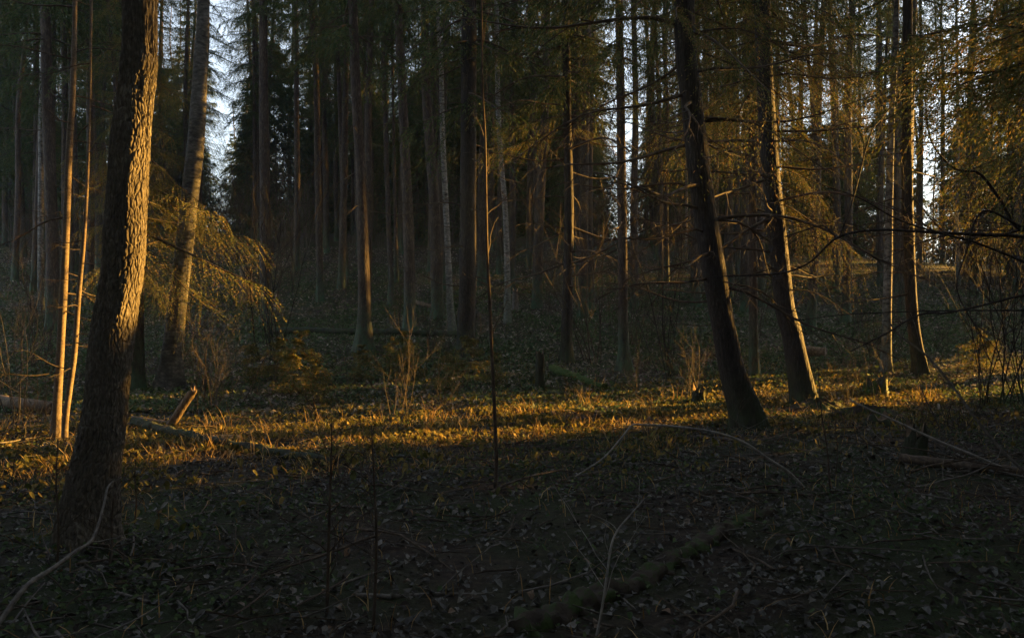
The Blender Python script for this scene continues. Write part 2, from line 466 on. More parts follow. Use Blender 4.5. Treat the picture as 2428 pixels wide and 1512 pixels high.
def crown_mesh(seed, hgt=12.0, rad=2.4, bottom=0.6, whorls=24, per=5, nsec=11, sp=7, sl=0.17, sw=0.05, droop=0.4, gap=0.1, mats=None):
    """a whole spruce crown from its lowest bough (z = 0) to the tip"""
    r = np.random.default_rng(seed); m = MB()
    for k in range(whorls):
        t = k / (whorls - 1)
        z = hgt * (t ** 0.92)
        ln = rad * (min(1.0, bottom + t * 2.5) * (1 - t) ** 0.75 + 0.10)
        for q in range(per):
            if r.random() < gap: continue
            az = (q + r.random() * 0.8) * 2 * math.pi / per + k * 1.1
            l2 = ln * (0.7 + 0.5 * r.random())
            frond(m, r, l2, droop * (1.1 - 0.8 * t), 0.55, nsec, sp, sl, sw, True, T4((0, 0, z + r.normal(0, 0.12)), az, 0.15 * t, r.normal(0, 0.15)))
    return m.mesh('spruce_crown', mats or [M['needles'], M['twig_bark']])

CROWN = [crown_mesh(200 + k, 12.0, 2.3 + 0.25 * (k % 3), 0.55, 18, 6, 13, 18, 0.10, 0.020, 0.42, 0.06 + 0.04 * k) for k in range(4)]
SPARSE = [crown_mesh(250 + k, 12.0, 2.4, 0.55, 20, 4, 11, 12, 0.10, 0.020, 0.5, 0.35) for k in range(2)]
YOUNG = [crown_mesh(300 + k, 4.0, 1.35, 0.95, 17, 6, 11, 9, 0.12, 0.03, 0.25, 0.05) for k in range(2)]
def bough_mesh(seed, droop, hang, nsec=20, per=12, sl=0.055, sw=0.014, mat='sun_tinted_needles', wide=0.42, lift=0.12):
    m = MB(); frond(m, np.random.default_rng(seed), 1.0, droop, hang, nsec, per, sl, sw, True, None, lift, wide)
    return m.mesh('bough', [M[mat], M['twig_bark']])
BOUGH = [bough_mesh(400 + k, 0.35 + 0.12 * k, 0.7 + 0.15 * k, 30, 30, 0.022, 0.0058) for k in range(4)]
FINE = [bough_mesh(420 + k, 0.22 + 0.14 * k, 0.42 + 0.12 * k, 34, 34, 0.021, 0.0058) for k in range(3)]
PINE_TOP = None

def add_dead(tree, S, z0, z1, n, lmin, lmax, r, az=None):
    """n dead branches between heights z0 and z1 above the base"""
    for k in range(n):
        z = z0 + (z1 - z0) * (k + r.random()) / n
        i = int(np.argmin(np.abs(S[:, 2] - z)))
        a = r.random() * 6.283 if az is None else az[0] + (az[1] - az[0]) * r.random()
        ln = lmin + (lmax - lmin) * r.random() ** 1.5
        d = part('dead_branch', DEAD[r.integers(len(DEAD))], tree, tuple(S[i, :3] + np.array([math.cos(a), math.sin(a), 0]) * S[i, 3] * 0.8),
                 (r.normal(0, 0.3), -0.10 + r.normal(0, 0.16), a), (ln, ln, ln))

def traced_tree(name, label, cat, pts, bark, base=None, height=20.0, d=None, seg=18, dead=None, crown=None, group=None, flare=0.35, step=0.16,
                rough=0.05, lobes=5, taper=0.25, seed=1, lift=0.0, az=None, flare_h=0.35, mesh_fn=None):
    """pts from the base up: (X, Y, width) in the photograph's units, all at the distance where the base meets the ground"""
    X0, Y0 = pts[0][0], pts[0][1]
    if d is None:
        d, loc = ground_at(X0, Y0)
    else:
        loc = tuple(P(X0, Y0, d)); loc = (loc[0], loc[1], ghf(loc[0], loc[1]))
    rows = []
    for (X, Y, w) in pts:
        p = P(X, Y, d) - np.array(loc)
        rows.append([p[0], p[1], p[2], 0.5 * w * K / F * d])
    rows = [list(q) for q in rows]
    rows[0][2] = -0.15
    top = np.array(rows[-1]); prev = np.array(rows[-2])
    dr = (top - prev)[:3] / max(top[2] - prev[2], 0.1); dr[0] *= 0.6
    rem = max(height - top[2], 1.0)
    for q in (0.33, 0.66, 1.0):
        p = top[:3] + np.array([dr[0] * rem * q * 0.5, 0, rem * q])
        rows.append([p[0], p[1], p[2], max(top[3] * (1 - q) + 0.02 * q, 0.012)])
    t = thing(name, label, cat, loc, group)
    me, S = (mesh_fn or trunk_mesh)('trunk', rows, M[bark], seg=seg, step=step, flare=flare, rough=rough, lobes=lobes, seed=seed, flare_h=flare_h)
    part('trunk', me, t)
    r = np.random.default_rng(seed + 900)
    if dead: add_dead(t, S, *dead, r=r, az=az)
    if crown:
        zc, variant, sxy, sz = crown
        i = int(np.argmin(np.abs(S[:, 2] - zc)))
        part('crown', CROWN[variant], t, tuple(S[i, :3]), (0, 0, r.random() * 6.28), (sxy, sxy, sz))
    return t, S, d

# ---- the big furrowed trunk: bark plates as real relief
def furrowed_mesh(name, rows, mat, seed=3, **kw):
    rows = np.asarray(rows, float)
    nrow_lo = 760; seg = 252
    top = 4.6
    S = spline(rows, 1600)
    lo = S[S[:, 2] <= top]; hi = S[S[:, 2] > top]
    lo = np.array([[np.interp(q, np.linspace(0, 1, len(lo)), lo[:, c]) for c in range(4)] for q in np.linspace(0, 1, nrow_lo)])
    hi = hi[::max(1, len(hi) // 60)]
    S = np.vstack([lo, hi]); n = len(S)
    th = np.linspace(0, 2 * math.pi, seg, endpoint=False)
    s = np.r_[0, np.cumsum(np.linalg.norm(np.diff(S[:, :3], axis=0), axis=1))]
    # worley cells: 22 plates round the stem, 0.115 m tall, staggered and jittered
    NU = 34; ch = 0.085
    U = (th / (2 * math.pi) * NU)[None, :] * np.ones((n, 1))
    Vv = (s / ch)[:, None] * np.ones((1, seg))
    wob = 0.9 * (value_noise(U * 8 / NU, Vv * 0.35, 5, 8) - 0.5) * 2
    U = U + wob; 
    r = np.random.default_rng(seed); G = r.random((NU, 400, 2)) * 0.8 + 0.1
    iu = np.floor(U).astype(int); iv = np.floor(Vv).astype(int)
    f1 = np.full(U.shape, 9.0); f2 = np.full(U.shape, 9.0)
    for a in (-1, 0, 1):
        for b in (-1, 0, 1):
            cu = (iu + a); cv = (iv + b)
            g = G[cu % NU, cv % 400]
            dx = (cu + g[..., 0] - U); dy = (cv + g[..., 1] - Vv) * 0.8
            dd = np.sqrt(dx * dx + dy * dy)
            f2 = np.where(dd < f1, f1, np.minimum(f2, dd)); f1 = np.minimum(f1, dd)
    e = np.clip((f2 - f1) / 0.26, 0, 1) ** 0.7
    fine = value_noise(U * 2.9, Vv * 4.2, 8, 64) - 0.5
    crack = value_noise(U * 1.45, Vv * 0.8, 9, 32)
    ridge = value_noise(U * 32 / NU * 0.75, Vv * 0.22, 12, 24)
    hgt = 0.0085 * e + 0.006 * fine * e + 0.005 * (crack - 0.5) + 0.012 * (np.clip(ridge * 1.6 - 0.3, 0, 1) - 0.5)
    z = S[:, 2]
    fl = 0.42 * np.exp(-np.maximum(z, 0) / 0.28)
    mod = 1 + fl[:, None] * (0.6 + 0.5 * np.cos(5 * th + 1.0) + 0.3 * np.cos(3 * th))[None, :]
    mod = mod * (1 + (hgt - 0.012) / np.maximum(S[:, 3], 0.03)[:, None] * (np.clip(S[:, 3] / 0.1, 0, 1))[:, None])
    m = MB(); tube(m, S[:, :3], S[:, 3], seg, 0, True, mod)
    return m.mesh(name, mat, smooth=False), S

big, Sbig, dbig = traced_tree('old_tree', 'thick furrowed trunk with plated bark and sunlit right edge, nearest tree', 'tree',
    [(218, 1292, 128), (213, 1256, 120), (222, 1156, 116), (238, 1056, 106), (254, 906, 97), (272, 756, 98), (281, 700, 95), (292, 625, 95), (297, 550, 95),
     (302, 450, 92), (308, 350, 90), (319, 250, 83), (328, 150, 83), (333, 0, 82)], 'old_bark', height=17, seed=3, mesh_fn=furrowed_mesh)

# ---- traced trunks of the middle ground
TR = []
def tt(*a, **k):
    TR.append(traced_tree(*a, **k)); return TR[-1]
tt('young_tree', 'slim straight pole with golden sunlit right side, left of the thick furrowed trunk', 'tree',
   [(130, 1042, 22), (136, 950, 19), (142, 850, 18), (150, 700, 17), (157, 540, 16), (162, 400, 15), (167, 300, 14), (172, 230, 13), (178, 0, 10)], 'smooth_bark',
   height=11, seg=14, dead=(0.8, 8, 24, 0.5, 1.5), flare=0.25, seed=4, step=0.12)
tt('young_tree', 'thinner sunlit pole with short bare side twigs, between two poles and the furrowed trunk', 'tree',
   [(152, 1050, 15), (155, 1000, 13), (165, 920, 13), (177, 830, 13), (185, 720, 11), (192, 640, 10), (198, 580, 9), (207, 430, 7), (214, 230, 4)], 'smooth_bark',
   height=5.9, seg=12, dead=(0.7, 5.2, 22, 0.35, 1.1), flare=0.2, seed=5, step=0.12)
tt('spruce_tree', 'dark spruce trunk standing behind the two sunlit poles', 'tree',
   [(122, 785, 34), (125, 700, 28), (125, 600, 28), (120, 470, 27), (118, 400, 26), (112, 200, 24), (107, 0, 22)], 'spruce_bark', height=24, dead=(2, 9, 14, 0.8, 2.2), crown=(7.5, 1, 1.1, 1.3), seed=6)
tt('birch_tree', 'pale banded birch trunk rising behind the hanging spruce boughs', 'tree',
   [(402, 920, 60), (405, 860, 50), (412, 800, 46), (425, 680, 42), (440, 560, 40), (452, 450, 39), (463, 350, 38), (470, 250, 36), (477, 120, 31), (483, 0, 28)], 'birch_bark',
   height=22, seed=7, flare=0.3, rough=0.07)
lsp, Slsp, dlsp = tt('spruce_tree', 'spruce with long hanging sunlit boughs beside the furrowed trunk', 'tree',
   [(322, 925, 44), (322, 800, 38), (323, 600, 34), (324, 300, 28), (325, 0, 24)], 'spruce_bark', height=21, seed=8, crown=(8.5, 0, 0.75, 1.0))
tt('spruce_tree', 'slim trunk with an orange sunlit patch high up, leftmost on the open slope', 'tree',
   [(760, 715, 18), (757, 600, 16), (753, 400, 15), (749, 170, 14), (738, 0, 12)], 'spruce_bark', height=24, dead=(3, 11, 14, 0.6, 2.0), crown=(9.5, 0, 1.0, 1.2), seed=9)
tt('spruce_tree', 'thin trunk just left of the dark mossy-footed spruce', 'tree',
   [(822, 655, 13), (820, 600, 11), (814, 500, 10), (809, 350, 10), (804, 200, 10), (796, 10, 9)], 'spruce_bark', height=22, dead=(3, 10, 10, 0.6, 1.8), crown=(10, 1, 0.9, 1.1), seed=10)
tt('spruce_tree', 'straight dark spruce with a broad green mossy foot in mid slope', 'tree',
   [(862, 835, 44), (863, 805, 38), (864, 756, 33), (862, 625, 28), (856, 400, 25), (846, 250, 24), (837, 0, 21)], 'spruce_bark', height=24, dead=(2, 8.5, 18, 0.6, 2.2), crown=(8.0, 2, 1.0, 1.25), seed=11, lobes=6)
tt('spruce_tree', 'slender pale grey trunk right of the green-footed spruce', 'tree',
   [(928, 722, 16), (926, 640, 13), (922, 550, 12), (917, 400, 11), (911, 200, 11), (907, 40, 10)], 'spruce_bark', height=23, dead=(3, 10, 10, 0.6, 1.8), crown=(10, 3, 0.9, 1.1), seed=12)
tt('spruce_tree', 'faint slender trunk close behind the pale grey one', 'tree',
   [(941, 668, 9), (937, 500, 8), (933, 300, 7), (930, 100, 7)], 'spruce_bark', height=22, dead=(4, 11, 6, 0.6, 1.6), crown=(10.5, 0, 0.8, 1.0), seed=13)
tt('spruce_tree', 'trunk with a long orange sunlit right edge behind the fallen log', 'tree',
   [(970, 787, 36), (971, 760, 30), (971, 650, 27), (967, 500, 25), (961, 375, 23), (953, 200, 21), (945, 50, 18)], 'spruce_bark', height=24, dead=(3, 9.5, 16, 0.6, 2.0), crown=(9.5, 1, 1.0, 1.2), seed=14)
tt('birch_tree', 'whitish slender trunk with dark flecks left of the widest dark spruce', 'tree',
   [(1071, 782, 20), (1067, 720, 17), (1064, 650, 15), (1060, 550, 14), (1054, 425, 13), (1049, 300, 12), (1046, 150, 11), (1039, 40, 10)], 'pale_bark', height=22, seed=15, flare=0.3)
tt('spruce_tree', 'widest dark spruce trunk in the middle with spreading root foot', 'tree',
   [(1106, 840, 60), (1106, 800, 44), (1108, 700, 41), (1110, 500, 38), (1111, 300, 37), (1112, 100, 36), (1112, 0, 34)], 'dark_bark', height=26, dead=(1.6, 8, 26, 0.6, 2.4), crown=(6.2, 2, 1.15, 1.5), seed=16, flare=0.3, lobes=4)
tt('spruce_tree', 'pale trunk standing behind the thin centre sapling', 'tree',
   [(1204, 764, 18), (1203, 650, 14), (1198, 500, 13), (1190, 400, 12), (1183, 300, 12), (1178, 100, 11)], 'pale_bark', height=23, dead=(3, 10, 10, 0.5, 1.6), crown=(8.5, 3, 1.0, 1.2), seed=17)
tt('spruce_tree', 'thin grey trunk with reddish foot right of the centre sapling', 'tree',
   [(1275, 712, 13), (1274, 640, 12), (1271, 500, 11), (1268, 275, 10), (1266, 100, 9)], 'spruce_bark', height=22, dead=(3, 10, 8, 0.5, 1.6), crown=(8.2, 1, 1.0, 1.2), seed=18)
m10, Sm10, dm10 = tt('spruce_tree', 'dark spruce carrying one golden bough right of centre', 'tree',
   [(1341, 858, 36), (1342, 830, 30), (1345, 750, 26), (1349, 500, 22), (1346, 330, 20), (1344, 200, 19), (1341, 0, 17)], 'dark_bark', height=23, dead=(1.5, 7.5, 20, 0.6, 2.2), crown=(6.6, 0, 1.0, 1.35), seed=19)
tt('spruce_tree', 'straight trunk with vivid green mossy foot, left of the leaning pair', 'tree',
   [(1481, 880, 40), (1480, 850, 30), (1478, 780, 24), (1475, 500, 22), (1471, 200, 20), (1468, 0, 18)], 'spruce_bark', height=23, dead=(1.5, 7.5, 22, 0.5, 2.0), crown=(7.2, 3, 0.95, 1.3), seed=20)
l1, Sl1, dl1 = tt('leaning_spruce', 'thick black leaning trunk, left one of the leaning pair', 'tree',
   [(1782, 1020, 76), (1772, 981, 70), (1738, 881, 60), (1712, 756, 55), (1686, 600, 56), (1661, 425, 54), (1640, 240, 51), (1622, 0, 48)], 'dark_bark', height=24, seg=28, dead=(1.5, 8, 34, 0.7, 2.6), crown=(7.0, 2, 1.0, 1.3), seed=21, flare=0.38, lobes=5)
l1b, Sl1b, dl1b = tt('spruce_tree', 'upright slim trunk standing between the two leaning trunks', 'tree',
   [(1790, 893, 24), (1787, 806, 22), (1786, 700, 20), (1785, 500, 18), (1783, 250, 17), (1780, 50, 15)], 'spruce_bark', height=22, dead=(1.5, 6, 16, 0.6, 1.8), crown=(6.8, 1, 1.05, 1.3), seed=22)
l2, Sl2, dl2 = tt('leaning_spruce', 'thick black leaning trunk with a thin sunlit right rim, right one of the pair', 'tree',
   [(1908, 968, 56), (1905, 946, 50), (1890, 856, 49), (1875, 781, 47), (1862, 735, 46), (1847, 600, 43), (1823, 350, 41), (1808, 0, 37)], 'dark_bark', height=24, seg=26, dead=(1.8, 8, 30, 0.6, 2.4), crown=(7.6, 0, 1.0, 1.3), seed=23, flare=0.5, lobes=4)
tt('birch_tree', 'slim grey trunk with a pale glinting right edge, left of the far-right dark trunk', 'tree',
   [(2100, 885, 24), (2102, 800, 21), (2106, 600, 19), (2113, 300, 15), (2125, 50, 12)], 'pale_bark', height=20, dead=(2, 8, 12, 0.5, 1.6), seed=24)
tt('spruce_tree', 'dark trunk with glinting right rim and lit mossy foot on the right', 'tree',
   [(2184, 888, 38), (2180, 860, 31), (2167, 781, 27), (2158, 650, 25), (2151, 400, 24), (2152, 100, 22), (2152, 0, 21)], 'dark_bark', height=23, dead=(1.6, 7, 26, 0.6, 2.2), crown=(7.2, 3, 1.0, 1.2), seed=25)

# ------------------------------------------------------------------ far trees: individuals sharing a few trunk meshes
def plain_trunk(seed, hgt, r0, bark):
    r = np.random.default_rng(seed)
    rows = [[0, 0, -0.2, r0 * 1.15], [0, 0, 0.4, r0]] + [[r.normal(0, 0.05) * k, r.normal(0, 0.03) * k, hgt * k / 6, r0 * (1 - 0.8 * k / 6)] for k in range(1, 7)]
    return trunk_mesh('trunk', rows, M[bark], seg=10, step=0.5, flare=0.3, seed=seed)[0]
FARTRUNK = [plain_trunk(500 + k, 22, 0.15 + 0.02 * k, 'spruce_bark') for k in range(5)]
FARPALE = [plain_trunk(520 + k, 20, 0.11 + 0.02 * k, 'pale_bark') for k in range(2)]

def where(x, y):
    X = (512 + x / max(y, 0.1) * F) / K
    for lim, w in ((60, 'at the far left edge'), (240, 'left of the furrowed trunk'), (480, 'behind the furrowed trunk and boughs'), (660, 'right of the hanging boughs'), (855, 'left of the green-footed spruce'),
                   (1100, 'left of the widest dark trunk'), (1270, 'right of the widest dark trunk'), (1470, 'left of the vivid green foot'), (1690, 'left of the leaning pair'),
                   (1900, 'behind the leaning pair'), (2140, 'right of the leaning pair'), (2300, 'behind the glinting right trunk')):
        if X < lim: return w
    return 'at the far right edge'
placed = [tuple(t.location[:2]) for t, _, _ in TR] + [tuple(big.location[:2])]
def far_tree(x, y, trunk, crown, zc, s, cs, label, group, name='spruce_tree', sz=None, lean=0.02, cut=None):
    t = thing(name, label, 'tree', (x, y, ghf(x, y)), group, rng.random() * 6.28)
    t.rotation_euler[0] = rng.normal(0, lean); t.rotation_euler[1] = rng.normal(0, lean)
    part('trunk', trunk, t, (0, 0, 0), (0, 0, 0), (s, s, max(1.0, s)))
    if crown is not None:
        part('crown', crown, t, (0, 0, zc), (0, 0, rng.random() * 6.28), (cs, cs, sz or cs * 1.15))
    placed.append((x, y))
    return t

def free(x, y, dmin):
    return all((x - a) ** 2 + (y - b) ** 2 > dmin * dmin for a, b in placed)

GAPS = [(497, 547, 0.95), (655, 695, 0.85), (1420, 1455, 0.6), (2235, 2330, 0.75), (1950, 2050, 0.65)]
def far_wood(n, y0, y1, dmin, label, group, zc=(7, 11), cs=(0.85, 1.25)):
    k = 0; tries = 0
    while k < n and tries < n * 60:
        tries += 1
        y = y0 + (y1 - y0) * rng.random() ** 0.8
        x = (rng.random() * 2 - 1) * 0.72 * y
        X = (512 + x / y * F) / K
        wr = (1.3 if y < 40 else 0.6) / y * F / K
        if any(a - wr < X < b + wr and rng.random() < p for a, b, p in GAPS): continue
        vv_ = -x * math.sin(SUN_AZ) + y * math.cos(SUN_AZ); uu_ = x * math.cos(SUN_AZ) + y * math.sin(SUN_AZ)
        if (20.75 < vv_ < 21.5 and uu_ > 7.5) or (15.8 < vv_ < 17.4 and uu_ > 3 and y < 36): continue
        if not free(x, y, dmin): continue
        pale = rng.random() < 0.06
        lb = label.replace(' trunk', ' pale-barked trunk') if pale else label
        far_tree(x, y, FARPALE[rng.integers(2)] if pale else FARTRUNK[rng.integers(5)], (SPARSE[rng.integers(2)] if rng.random() < (0.6 if x > 0.25 * y else 0.15) else CROWN[rng.integers(4)]),
                 zc[0] + (zc[1] - zc[0]) * rng.random(), 0.6 + 0.38 * rng.random(), cs[0] + (cs[1] - cs[0]) * rng.random(), lb + ' ' + where(x, y), group if not pale else 'pale ' + group, 'slim_spruce' if y < 36 else ('crest_spruce' if y < 54 else 'distant_spruce'))
        k += 1
far_wood(56, 24, 36, 1.7, 'slim dim trunk on the upper slope', 'slim trunks on the upper slope', (8.5, 12.5), (0.7, 1.05))
far_wood(115, 36, 54, 1.8, 'thin distant trunk along the crest', 'thin trunks along the crest', (3.0, 8), (0.7, 1.2))
far_wood(100, 54, 95, 2.2, 'hazy distant trunk beyond the crest', 'hazy trunks beyond the crest', (-1, 4), (0.9, 1.3))

k = 0
while k < 90:
    y = 47 + 22 * rng.random(); x = (rng.random() * 2 - 1) * 0.75 * y; X = (512 + x / y * F) / K
    wr = 0.7 / y * F / K
    if any(a - wr < X < b + wr and rng.random() < p for a, b, p in GAPS): continue
    sz_ = 1.6 + 1.6 * rng.random()
    far_tree(x, y, FARTRUNK[0], YOUNG[rng.integers(2)], 0.1, 0.4, sz_ * 0.9, 'bushy dark crest spruce ' + where(x, y), 'bushy spruces along the crest', 'bushy_spruce', sz=sz_)
    k += 1

# unseen spruces round the viewer, and sun-side ones placed to shape the shade
def sunpt(u, v):
    """u metres towards the sun, v metres across"""
    return u * math.cos(SUN_AZ) - v * math.sin(SUN_AZ), u * math.sin(SUN_AZ) + v * math.cos(SUN_AZ)
def around(x, y, zc, cs, sz=1.3):
    far_tree(x, y, FARTRUNK[rng.integers(5)], CROWN[rng.integers(4)], zc, 1.2, cs, 'tall spruce standing around the clearing outside the view', 'spruces around the clearing', 'shade_spruce', sz=sz)
for (x, y) in [(-3.6, -2.6), (3.2, -3.4), (-7, 1), (7.2, 1.2), (0.4, -6.5), (-9, -7), (9, -6), (-11.5, 5), (12.5, 4), (-5.2, 3.2), (5.0, 3.4), (5, -11), (-5, -12), (0, -14)]:
    around(x, y, 6.2 + 1.5 * rng.random(), 1.55)
for a_ in np.arange(150, 392, 6.5):
    for rad in (17, 24):
        aa = math.radians(a_ + rng.normal(0, 2)); rr_ = rad + rng.normal(0, 1.5)
        x, y = rr_ * math.cos(aa), rr_ * math.sin(aa)
        if abs(x) < 0.7 * y + 1 or a_ > 375: continue
        around(x, y, 0.6 + 2.2 * rng.random(), 1.35)
def screen(u, v, kind, s, cs=1.15, cr=None):
    x, y = sunpt(u, v)
    if abs(x) < 0.655 * y: return
    if kind == 'young':
        far_tree(x, y, FARTRUNK[0], YOUNG[rng.integers(2)], 0.15, 0.3 * s, cs * s, 'dense young spruce placed outside the view for its shade', 'young spruces on the sunny side', 'young_spruce', sz=s)
    else:
        far_tree(x, y, FARTRUNK[rng.integers(5)], (SPARSE if kind == 'sparse' else CROWN)[rng.integers(2)], s, 1.2, cs, 'tall spruce placed outside the view for its shade', 'spruces at the sunny edge', 'shade_spruce', sz=1.2)
for u, v0_ in ((20, -8.3), (22, -7.6), (25, -8.0)):
    for v in np.arange(v0_, 7.1, 1.5):
        screen(u + rng.normal(0, 0.5), v + rng.normal(0, 0.08), 'young', (1.4 if v < 4.8 else 1.3) + 0.2 * rng.random(), 1.0)
for u in (24, 29):
    for v in np.arange(-8.2, 6, 2.2):
        screen(u + rng.normal(0, 0.6), v + rng.normal(0, 0.08), 'tall', (7.5 if u == 24 else 8.4) + 0.6 * rng.random() + (0.7 if 3 < v < 9 else 0))
for u in (38, 43):
    for v in np.arange(14.7, 40, 1.9):
        screen(u + rng.normal(0, 0.7), v + rng.normal(0, 0.25), 'young', (1.6 if v < 21.5 else 2.1) + 0.15 * rng.random(), 0.85)
for v, zc, cs in ((15.2, 10.4, .65), (18.2, 11.0, .7), (18.9, 4, .45), (20.0, 7.5, .3), (22.2, 3, .75), (24, 3, .9), (26, 4, .9), (28.5, 3, 1.0), (31, 4, 1.1), (33.5, 4, 1.1), (36, 4, 1.1), (39, 4, 1.2), (18.0, 14, 1.2), (21.4, 13, 1.2)):
    screen(41 + rng.normal(0, 1.0), v, 'tall', zc, cs)
for v, zc in ((14.6, 12.2), (17.9, 12.2), (20.0, 11.6), (22.4, 11), (25.2, 10), (28, 10), (31, 10)):
    screen(47 + rng.normal(0, 0.5), v, 'tall', zc, 1.35)
for v, zc in ((9.0, 10.2), (10.9, 10.6), (13.4, 11.0), (3.6, 10.8)):
    screen(36 + rng.normal(0, 0.5), v, 'tall', zc, 1.25)
screen(44, 20.5, 'tall', 8.0, 0.32)
screen(24, 7.5, 'tall', 8.2, 0.85)
screen(26, 8.6, 'tall', 6.9, 0.75)
for u, v, zc, cs in ((31, 10.7, 9.6, .9), (35, 13.9, 10.4, .9), (39, 12.9, 11.5, 1.2), (33, 9.2, 9.0, .9), (37, 7.8, 10.6, 1.0), (30, 7.9, 8.8, .7)):
    screen(u, v, 'tall' if v < 9.5 or u == 39 else 'sparse', zc, cs)
for v in np.arange(23, 44, 2.6):
    screen(50 + rng.normal(0, 1.5), v, 'tall', 3 + 4 * rng.random(), 1.1)

# ------------------------------------------------------------------ near boughs with sunlit gold in the needle colour
def bough(tree, S, z, az, L, pitch=0.0, roll=0.0, variants=BOUGH, label=None):
    i = int(np.argmin(np.abs(S[:, 2] - z)))
    o = part('bough', variants[rng.integers(len(variants))], tree, tuple(S[i, :3]), (roll, -pitch, az), (L, L, L))
    if label: o['label'] = label
    return o
for z in np.arange(2.4, 8.8, 0.3):
    for q in range(3):
        az = rng.random() * 6.28
        reach = 1.9 if z < 3.6 else (1.2 if z < 4.6 else 1.05 - 0.04 * (z - 4.6))
        if math.cos(az) < 0: reach = 1.1
        bough(lsp, Slsp, z, az, reach * (0.45 + 0.75 * rng.random()), rng.normal(-0.1, 0.22), rng.normal(0, 0.3), FINE)
for (z, L, az, p) in ((3.0, 2.7, -0.12, -0.15), (3.35, 2.2, 0.25, 0.05), (2.8, 2.0, -0.5, -0.35), (3.9, 2.0, -0.2, -0.25), (2.6, 1.5, -0.8, -0.1), (4.6, 1.7, 0.0, -0.45), (5.4, 1.1, -0.3, -0.4)):
    bough(lsp, Slsp, z, az, L, p, rng.normal(0, 0.2), FINE)
for z in np.arange(4.2, 9.6, 0.28):
    bough(lsp, Slsp, z, rng.normal(-0.25, 0.4), 0.65 + 0.35 * rng.random(), rng.normal(-0.3, 0.2), rng.normal(0, 0.3), FINE)
for (z, L, az, p) in ((5.5, 1.9, math.pi - 0.1, -0.05), (5.7, 1.7, math.pi + 0.35, 0.0), (5.4, 1.0, -0.3, 0.1)):
    bough(m10, Sm10, z, az, L, p, 0, FINE)
for z in np.arange(5.8, 9.2, 0.3):
    for q in range(3):
        bough(l1b, Sl1b, z, rng.random() * 6.28, 1.6 + 0.9 * rng.random(), -0.05, rng.normal(0, 0.2))
for z in np.arange(3.6, 8.0, 0.4):
    bough(l2, Sl2, z, -0.4 + rng.random() * 1.6, 1.3 + 0.6 * rng.random(), -0.1, rng.normal(0, 0.2))
for z in np.arange(5.6, 8.6, 0.4):
    for q in range(2):
        bough(l1, Sl1, z, rng.random() * 6.28, 1.5 + 0.8 * rng.random(), -0.1, rng.normal(0, 0.2))

for tr_, S_, d_, azs in ((l1, Sl1, dl1, ((2.4, 4.0), (-0.5, 0.7))), (l2, Sl2, dl2, ((2.5, 3.9), (-0.8, 0.6))), (l1b, Sl1b, dl1b, ((2.4, 4.0), (-0.8, 0.8))), (m10, Sm10, dm10, ((2.4, 4.0), (-0.8, 0.8)))):
    for az_ in azs:
        add_dead(tr_, S_, 1.8, 7.6, 9, 1.6, 3.2, rng, az_)

def edge_spruce(x, y, label, z0, z1, L, n, azc, spread, r0=0.16):
    t = thing('spruce_tree', label, 'tree', (x, y, ghf(x, y)))
    rows = [[0, 0, -.15, r0 * 1.2], [0.02, 0, 1, r0], [0.0, 0.03, 4, r0 * 0.85], [0.05, 0, 9, r0 * 0.6], [0, 0, 16, 0.03]]
    me, S = trunk_mesh('trunk', rows, M['dark_bark'], seg=14, seed=int(x * 10)); part('trunk', me, t)
    for k in range(n):
        z = z0 + (z1 - z0) * (k + rng.random()) / n
        bough(t, S, z, azc + (rng.random() * 2 - 1) * spread, L * (0.7 + 0.4 * rng.random()), 0.0, rng.normal(0, 0.25), FINE)
    part('crown', CROWN[1], t, (0, 0, z1), (0, 0, 1), (1.1, 1.1, 1.1))
    return t
edge_spruce(10.6, 14.2, 'spruce at the right edge with golden sunlit drooping boughs', 3.7, 7.4, 2.8, 12, math.pi, 0.7)
edge_spruce(5.9, 7.0, 'dark spruce at the upper right corner with long black boughs', 3.9, 5.4, 2.2, 16, math.pi + 0.15, 0.5)

# ------------------------------------------------------------------ shrubs, saplings and sticks
def grow(m, p, d, L, r0, level, r, wander=0.12, up=0.03, kids=(3, 5), seg=4, kid_len=0.55, spread=0.7, mat=0):
    n = 7
    Pm = [np.array(p, float)]; dv = unit(np.array(d, float)); st = L / (n - 1)
    for k in range(n - 1):
        dv = unit(dv + r.normal(0, wander, 3) + np.array([0, 0, up])); Pm.append(Pm[-1] + dv * st)
    Pm = np.array(Pm)
    tube(m, Pm, np.linspace(r0, r0 * (0.45 if level else 0.25), n), seg if r0 > 0.006 else 3, mat, False)
    if level <= 0: return
    for q in range(r.integers(kids[0], kids[1] + 1)):
        i = r.integers(2, n)
        t = unit(Pm[i] - Pm[i - 1]); nd = unit(t + unit(r.normal(0, 1, 3)) * spread)
        grow(m, Pm[i], nd, L * kid_len * (0.6 + 0.6 * r.random()), r0 * 0.5, level - 1, r, wander * 1.2, up, kids, seg, kid_len, spread, mat)

def shrub_mesh(seed, hgt, stems, lean=0.35, level=2, r0=0.012, mat='twig_bark', leaves=0):
    r = np.random.default_rng(seed); m = MB()
    for k in range(stems):
        a = r.random() * 6.28; l = lean * r.random()
        grow(m, (0.12 * r.normal(), 0.12 * r.normal(), -0.05), (math.cos(a) * l, math.sin(a) * l, 1), hgt * (0.6 + 0.5 * r.random()), r0 * (0.6 + 0.6 * r.random()), level, r, 0.09)
    return m.mesh('bare_stems', M[mat])
SHRUB = [shrub_mesh(600 + k, 2.2 + 0.5 * (k % 3), 6 + k, 0.45, 2, 0.010 + 0.002 * (k % 2), 'twig_bark' if k % 3 else 'grey_twig') for k in range(6)]
LOWS = [shrub_mesh(640 + k, 0.8 + 0.25 * k, 7, 0.8, 2, 0.006, 'twig_bark') for k in range(3)]

